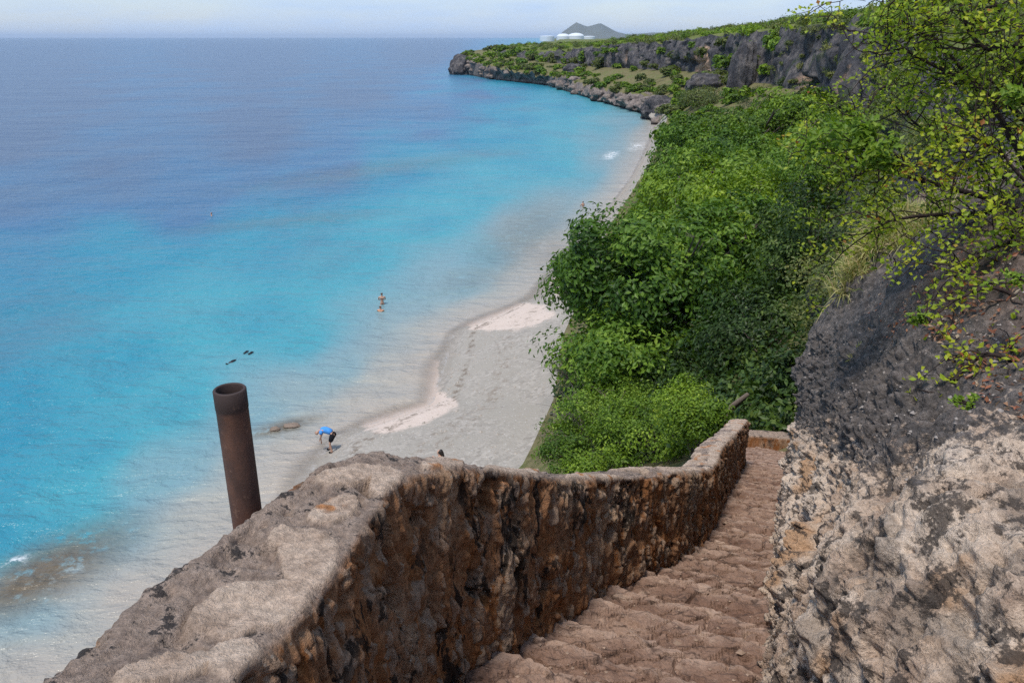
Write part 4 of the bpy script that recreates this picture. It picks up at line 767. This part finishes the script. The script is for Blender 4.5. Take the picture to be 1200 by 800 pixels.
# ================================================================== PEOPLE
def skin_obj(name, verts, edges, radii, mat, parent, root=0, sub=2):
    me = bpy.data.meshes.new(name); me.from_pydata([tuple(map(float, v)) for v in verts], edges, []); me.update(); o = link(name, me, mat, parent)
    md = o.modifiers.new('skin', 'SKIN'); sv = me.skin_vertices[0].data
    for k, r_ in enumerate(radii): sv[k].radius = (r_, r_); sv[k].use_root = (k in root if isinstance(root, list) else k == root)
    md.use_smooth_shade = True; s = o.modifiers.new('smooth', 'SUBSURF'); s.levels = s.render_levels = sub
    return o
def person(loc, yaw, J, label, cloth, skin=(.46, .27, .19), hair=(.02, .015, .012), hairlen=0., swim=False, group='people at the beach'):
    """J: joints in the person's own frame (x = facing, y = left, z = up), metres"""
    o = empty('person', loc, label, 'person', group); c, s = math.cos(yaw), math.sin(yaw)
    wp = lambda p: (loc[0]+p[0]*c-p[1]*s, loc[1]+p[0]*s+p[1]*c, loc[2]+p[2])
    V_, E_, R_ = [], [], []; idx = {}
    def add(nm, p, r_, par=None):
        idx[nm] = len(V_); V_.append(wp(p)); R_.append(r_)
        if par is not None: E_.append((idx[par], idx[nm]))
    add('pelvis', J['pelvis'], .115); add('waist', J['waist'], .105, 'pelvis'); add('chest', J['chest'], .125, 'waist'); add('neck', J['neck'], .055, 'chest')
    hd = np.array(J['head']); nk = np.array(J['neck']); ax = unit(hd-nk); fw = np.array(J.get('face', (1, 0, 0)), float)
    add('skull0', hd-ax*.06, .078, 'neck'); add('skull1', hd+ax*.03, .092, 'skull0'); add('skull2', hd+ax*.10, .06, 'skull1'); add('nose', hd-ax*.02+fw*.105, .014, 'skull0')
    for sd_ in ('L', 'R'):
        add('sh'+sd_, J['sh'+sd_], .055, 'chest'); add('el'+sd_, J['el'+sd_], .040, 'sh'+sd_); add('wr'+sd_, J['wr'+sd_], .028, 'el'+sd_)
        w_ = np.array(J['wr'+sd_]); fd = unit(w_-np.array(J['el'+sd_])); add('pa'+sd_, w_+fd*.07, .034, 'wr'+sd_); sdv = np.cross(fd, [0.3, .2, 1.]); sdv = unit(sdv)
        for q in range(4):
            add('f%d%s' % (q, sd_), w_+fd*(.13-.006*abs(q-1))+sdv*(q-1.5)*.021, .009, 'pa'+sd_); add('g%d%s' % (q, sd_), w_+fd*(.175-.008*abs(q-1))+sdv*(q-1.5)*.022+np.array([0, 0, -.02]), .008, 'f%d%s' % (q, sd_))
        add('th'+sd_, w_+fd*.08+sdv*.055, .010, 'pa'+sd_)
        if 'kn'+sd_ in J:
            add('hp'+sd_, J['hp'+sd_], .085, 'pelvis'); add('kn'+sd_, J['kn'+sd_], .055, 'hp'+sd_); add('an'+sd_, J['an'+sd_], .036, 'kn'+sd_); a_ = np.array(J['an'+sd_]); add('he'+sd_, a_+[-.03, 0, -.05], .035, 'an'+sd_); add('to'+sd_, a_+[.15, 0, -.055], .03, 'an'+sd_)
    for sd_ in 'LR':
        if 'an'+sd_ in J: a_ = np.array(J['an'+sd_]); J['to'+sd_] = tuple(a_+[.17, 0, -.05]); J['he'+sd_] = tuple(a_+[-.04, 0, -.045])
    skin_obj('body', V_, E_, R_, plain('skin', skin, .6, .4, .08), o)
    hm = plain('hair', hair, .6, .4); cen = hd+ax*.045-fw*.025; hp_ = [cen-ax*.02-fw*.03, cen+ax*.055]; hr = [.125, .11]
    if hairlen: hp_ = [cen-ax*hairlen-fw*.10, cen-ax*hairlen*.5-fw*.09]+hp_; hr = [.05, .085]+hr
    skin_obj('hair', [wp(q) for q in hp_], [(k, k+1) for k in range(len(hp_)-1)], hr, hm, o, sub=1)
    for nm, chains, col in cloth:
        V2, E2, R2, rt = [], [], [], []
        for ch in chains:
            rt.append(len(V2))
            for k, (jn, f, jm, r_) in enumerate(ch):
                p_ = np.array(J[jn])*(1-f)+np.array(J[jm])*f; V2.append(wp(p_)); R2.append(r_*1.22)
                if k: E2.append((len(V2)-2, len(V2)-1))
        skin_obj(nm, V2, E2, R2, plain(nm, col, .85, .15), o, root=rt, sub=1)
    return o
# person bending forward at the water's edge
p = on_z(388,529,.05); p[2] = ground(p[0], p[1])
J = dict(pelvis=(-.18,0,.92), waist=(.0,0,1.08), chest=(.28,0,1.14), neck=(.48,0,1.05), head=(.60,0,.93), face=(.35,0,-.93), shL=(.33,.19,1.10), shR=(.33,-.19,1.10), elL=(.36,.2,.82), elR=(.42,-.2,.83), wrL=(.38,.13,.60), wrR=(.5,-.12,.62),
 hpL=(-.17,.1,.88), hpR=(-.17,-.1,.88), knL=(-.02,.13,.48), knR=(.06,-.12,.49), anL=(-.10,.14,.09), anR=(.1,-.14,.09))
person(p, math.radians(172), J, 'person in a blue shirt and black shorts bending over at the water edge',
 [('shirt', [[('pelvis',.3,'waist',.13),('waist',0,'waist',.135),('chest',0,'chest',.155),('neck',.25,'chest',.085)],[('chest',.55,'shL',.085),('shL',0,'shL',.085),('shL',.6,'elL',.06)],[('chest',.55,'shR',.085),('shR',0,'shR',.085),('shR',.6,'elR',.06)]], (.07,.28,.68)),
  ('shorts', [[('waist',.6,'pelvis',.125),('pelvis',0,'pelvis',.14)],[('pelvis',.5,'hpL',.125),('hpL',0,'hpL',.12),('hpL',.8,'knL',.09)],[('pelvis',.5,'hpR',.125),('hpR',0,'hpR',.12),('hpR',.8,'knR',.09)]], (.012,.012,.016)),
  ('shoe', [[('heL',0,'heL',.05),('toL',0,'toL',.045)]], (.015,.014,.014)), ('shoe', [[('heR',0,'heR',.05),('toR',0,'toR',.045)]], (.015,.014,.014))], hair=(.30,.2,.15))
# sitting person with long dark hair beyond the wall
p = on_z(517,546,1.0); p[2] = ground(p[0], p[1]); S_sit = dict(pelvis=(0,0,.12), waist=(-.02,0,.30), chest=(.02,0,.50), neck=(.05,0,.64), head=(.08,0,.77), shL=(.02,.19,.57), shR=(.02,-.19,.57), elL=(.2,.24,.38), elR=(.2,-.24,.38), wrL=(.4,.14,.38), wrR=(.4,-.14,.38), hpL=(.03,.1,.12), hpR=(.03,-.1,.12), knL=(.42,.13,.45), knR=(.42,-.13,.45), anL=(.62,.12,.09), anR=(.62,-.12,.09))
hz = on_z(517,531,p[2]+.8); p[0], p[1] = hz[0], hz[1]; p[2] = ground(p[0], p[1])
person(p, math.radians(165), S_sit, 'person with long dark hair sitting on the shingle, only the head showing over the wall', [('swim_top', [[('waist',.5,'chest',.125),('chest',0,'chest',.145)]], (.55,.16,.22))], hairlen=.28)
UPR = dict(pelvis=(0,0,-.12), waist=(0,0,.08), chest=(0,0,.32), neck=(0,0,.50), head=(0,0,.62), shL=(0,.2,.43), shR=(0,-.2,.43), elL=(.12,.25,.18), elR=(.12,-.25,.18), wrL=(.28,.1,.12), wrR=(.28,-.1,.12), hpL=(0,.1,-.2), hpR=(0,-.1,-.2), knL=(.02,.1,-.62), knR=(.02,-.1,-.62), anL=(0,.1,-1.0), anR=(0,-.1,-1.0))
def swimmer(px, py, yaw, dz, label, cloth, **kw):
    q = on_z(px, py); return person((q[0], q[1], dz), math.radians(yaw), UPR, label, cloth, **kw)
swimmer(448,357,100,.18,'bather with dark hair standing waist deep in black swimwear, behind another bather', [('swim_top', [[('chest',.2,'waist',.135),('chest',0,'chest',.142)]], (.012,.012,.014)),('swim_briefs', [[('waist',.7,'pelvis',.12),('pelvis',0,'pelvis',.135)]], (.012,.012,.014))])
swimmer(446,365,85,-.30,'bather with bare tanned shoulders chest deep, in front of the standing one', [('swim_trunks', [[('waist',.8,'pelvis',.12),('pelvis',0,'pelvis',.14)]], (.05,.06,.1))], skin=(.55,.28,.17))
swimmer(683,242,120,-.12,'lone bather with dark wet hair, shoulders out of the shallows near the grove', [('swim_trunks', [[('waist',.8,'pelvis',.12),('pelvis',0,'pelvis',.14)]], (.05,.06,.1))])
swimmer(744,233,60,-.30,'bather half hidden by the leaves at the grove edge', [('swim_trunks', [[('waist',.8,'pelvis',.12),('pelvis',0,'pelvis',.14)]], (.05,.06,.1))])
swimmer(248,253,200,-.36,'far swimmer alone in deep water, only a dark head showing', [('wetsuit', [[('waist',.2,'chest',.135),('chest',0,'chest',.15)]], (.012,.013,.02))])
# snorkeler floating face down
FLO = dict(pelvis=(-.35,0,.02), waist=(-.15,0,.04), chest=(.1,0,.05), neck=(.28,0,.06), head=(.40,0,.07), face=(.2,0,-.95), shL=(.16,.2,.03), shR=(.16,-.2,.03), elL=(.2,.4,-.05), elR=(.2,-.4,-.05), wrL=(.4,.35,-.1), wrR=(.4,-.35,-.1), hpL=(-.42,.1,.02), hpR=(-.42,-.1,.02), knL=(-.85,.14,-.02), knR=(-.85,-.14,.0), anL=(-1.25,.18,.04), anR=(-1.25,-.18,.0))
q = on_z(272,424); sn = person((q[0], q[1], -.09), math.radians(-112), FLO, 'snorkeler in dark gear floating face down with black fins behind the steel post', [('wetsuit', [[('pelvis',.2,'waist',.13),('waist',0,'waist',.125),('chest',0,'chest',.15)],[('chest',.5,'shL',.07),('elL',0,'elL',.055),('wrL',0,'wrL',.045)],[('chest',.5,'shR',.07),('elR',0,'elR',.055),('wrR',0,'wrR',.045)],[('hpL',0,'hpL',.1),('knL',0,'knL',.065),('anL',0,'anL',.045)],[('hpR',0,'hpR',.1),('knR',0,'knR',.065),('anR',0,'anR',.045)]], (.012,.014,.022))], skin=(.035,.03,.032))
cy, sy = math.cos(math.radians(-112)), math.sin(math.radians(-112))
for s in (.18, -.18):
    A = np.array([(-1.25,s-.05,.04),(-1.25,s+.05,.04),(-1.65,s+.09,.08),(-1.65,s-.09,.08)]); Bf = A-[0,0,.025]; F8 = np.array([(x*cy-y*sy+q[0], x*sy+y*cy+q[1], z+.02) for x, y, z in np.concatenate([A, Bf])])
    link('fin', raw_mesh('fin', F8, [(0,1,2,3),(7,6,5,4),(0,4,5,1),(1,5,6,2),(2,6,7,3),(3,7,4,0)], False), plain('black_rubber', (.012,.012,.014)), sn)

# ================================================================== FAR LAND: low shore, storage tanks, hills
def strip(name, x, y, z, mat, kind='structure'):
    return tag(link(name, grid(name, np.stack([x, y, z], -1), True), mat), kind=kind)
gx, gy = np.meshgrid(np.linspace(60, 3600, 80), np.linspace(1900, 3400, 40), indexing='ij'); gz = 12+4*fbm(np.stack([gx, gy, gx*0], -1)/260, 3, 3); gz = np.where((gy < 1950) | (gx < 110), -4, gz)
strip('far_shore', gx, gy, gz, MAT['plateau'])
white = plain('white_painted_steel', (.62,.65,.68), .5, .3, .04, .05)  # off-white dulled to put distance haze into the tank colour
def tank(px, t, rad, h, dome, label):
    c = at(px, 44, t); o = empty('storage_tank', (c[0], c[1], 12), label, 'tank', 'tanks on the far shore'); b = np.linspace(0, 2*math.pi, 41)
    A = np.array([[(c[0]+rad*math.cos(q), c[1]+rad*math.sin(q), z) for z in (6, 12+h)] for q in b]); link('shell', grid('shell', A), white, o)
    prof_ = [(rad*1.01*math.cos(e_), 12+h+dome*math.sin(e_)) for e_ in np.linspace(0, math.pi/2, 10)]; A = np.array([[(c[0]+r_*math.cos(q), c[1]+r_*math.sin(q), z) for r_, z in prof_] for q in b]); link('roof', grid('roof', A), white, o)
tank(660,2500,21,8,9,'left of the two big white domed tanks on the far shore'); tank(675,2500,25,9,10,'right and larger of the two big white domed tanks on the far shore')
tank(641,2600,24,9,2,'low flat white tank left of the domed pair'); tank(690,2550,20,8,2,'low flat white tank right of the domed pair')
gx, gy = np.meshgrid(np.linspace(300, 6000, 200), np.linspace(7000, 10500, 50), indexing='ij'); hx, hy = to_px(np.stack([gx, gy, gx*0+18], -1))
prof_h = np.interp(hx, [600,636,650,662,675,688,703,722,735,760,800,850,900,1000,1200], [0,.0,.06,.55,1.0,.74,.93,.45,.30,.38,.42,.55,.66,.7,.7]); env = np.exp(-((gy-8700)/900)**2)
gz = -5+prof_h*env*165*(1+.08*fbm(np.stack([gx, gy, gx*0], -1)/500, 4, 8))+12*fbm(np.stack([gx, gy, gx*0], -1)/350, 4, 9)*env*sstep(0, .2, prof_h)
strip('hills', gx, gy, gz, mat_ground('far_hill', (.12,.135,.13), (.14,.15,.14), (.16,.165,.15)))  # hill grey lightened so distance haze sits partly in the colour

# ================================================================== HAZE
hb = [(-70000,-70000,-10),(70000,-70000,-10),(70000,70000,-10),(-70000,70000,-10),(-70000,-70000,205),(70000,-70000,205),(70000,70000,205),(-70000,70000,205)]
ho = link('haze', raw_mesh('haze', hb, [(3,2,1,0),(4,5,6,7),(0,1,5,4),(1,2,6,5),(2,3,7,6),(3,0,4,7)], False)); hm = bpy.data.materials.new('haze'); hm.use_nodes = True; t_ = hm.node_tree; t_.nodes.clear()
ou = t_.nodes.new('ShaderNodeOutputMaterial'); pv = t_.nodes.new('ShaderNodeVolumePrincipled'); pv.inputs['Color'].default_value = (.66,.80,1,1); pv.inputs['Density'].default_value = .00003; t_.links.new(pv.outputs[0], ou.inputs['Volume'])
ho.data.materials.append(hm); tag(ho, kind='stuff')
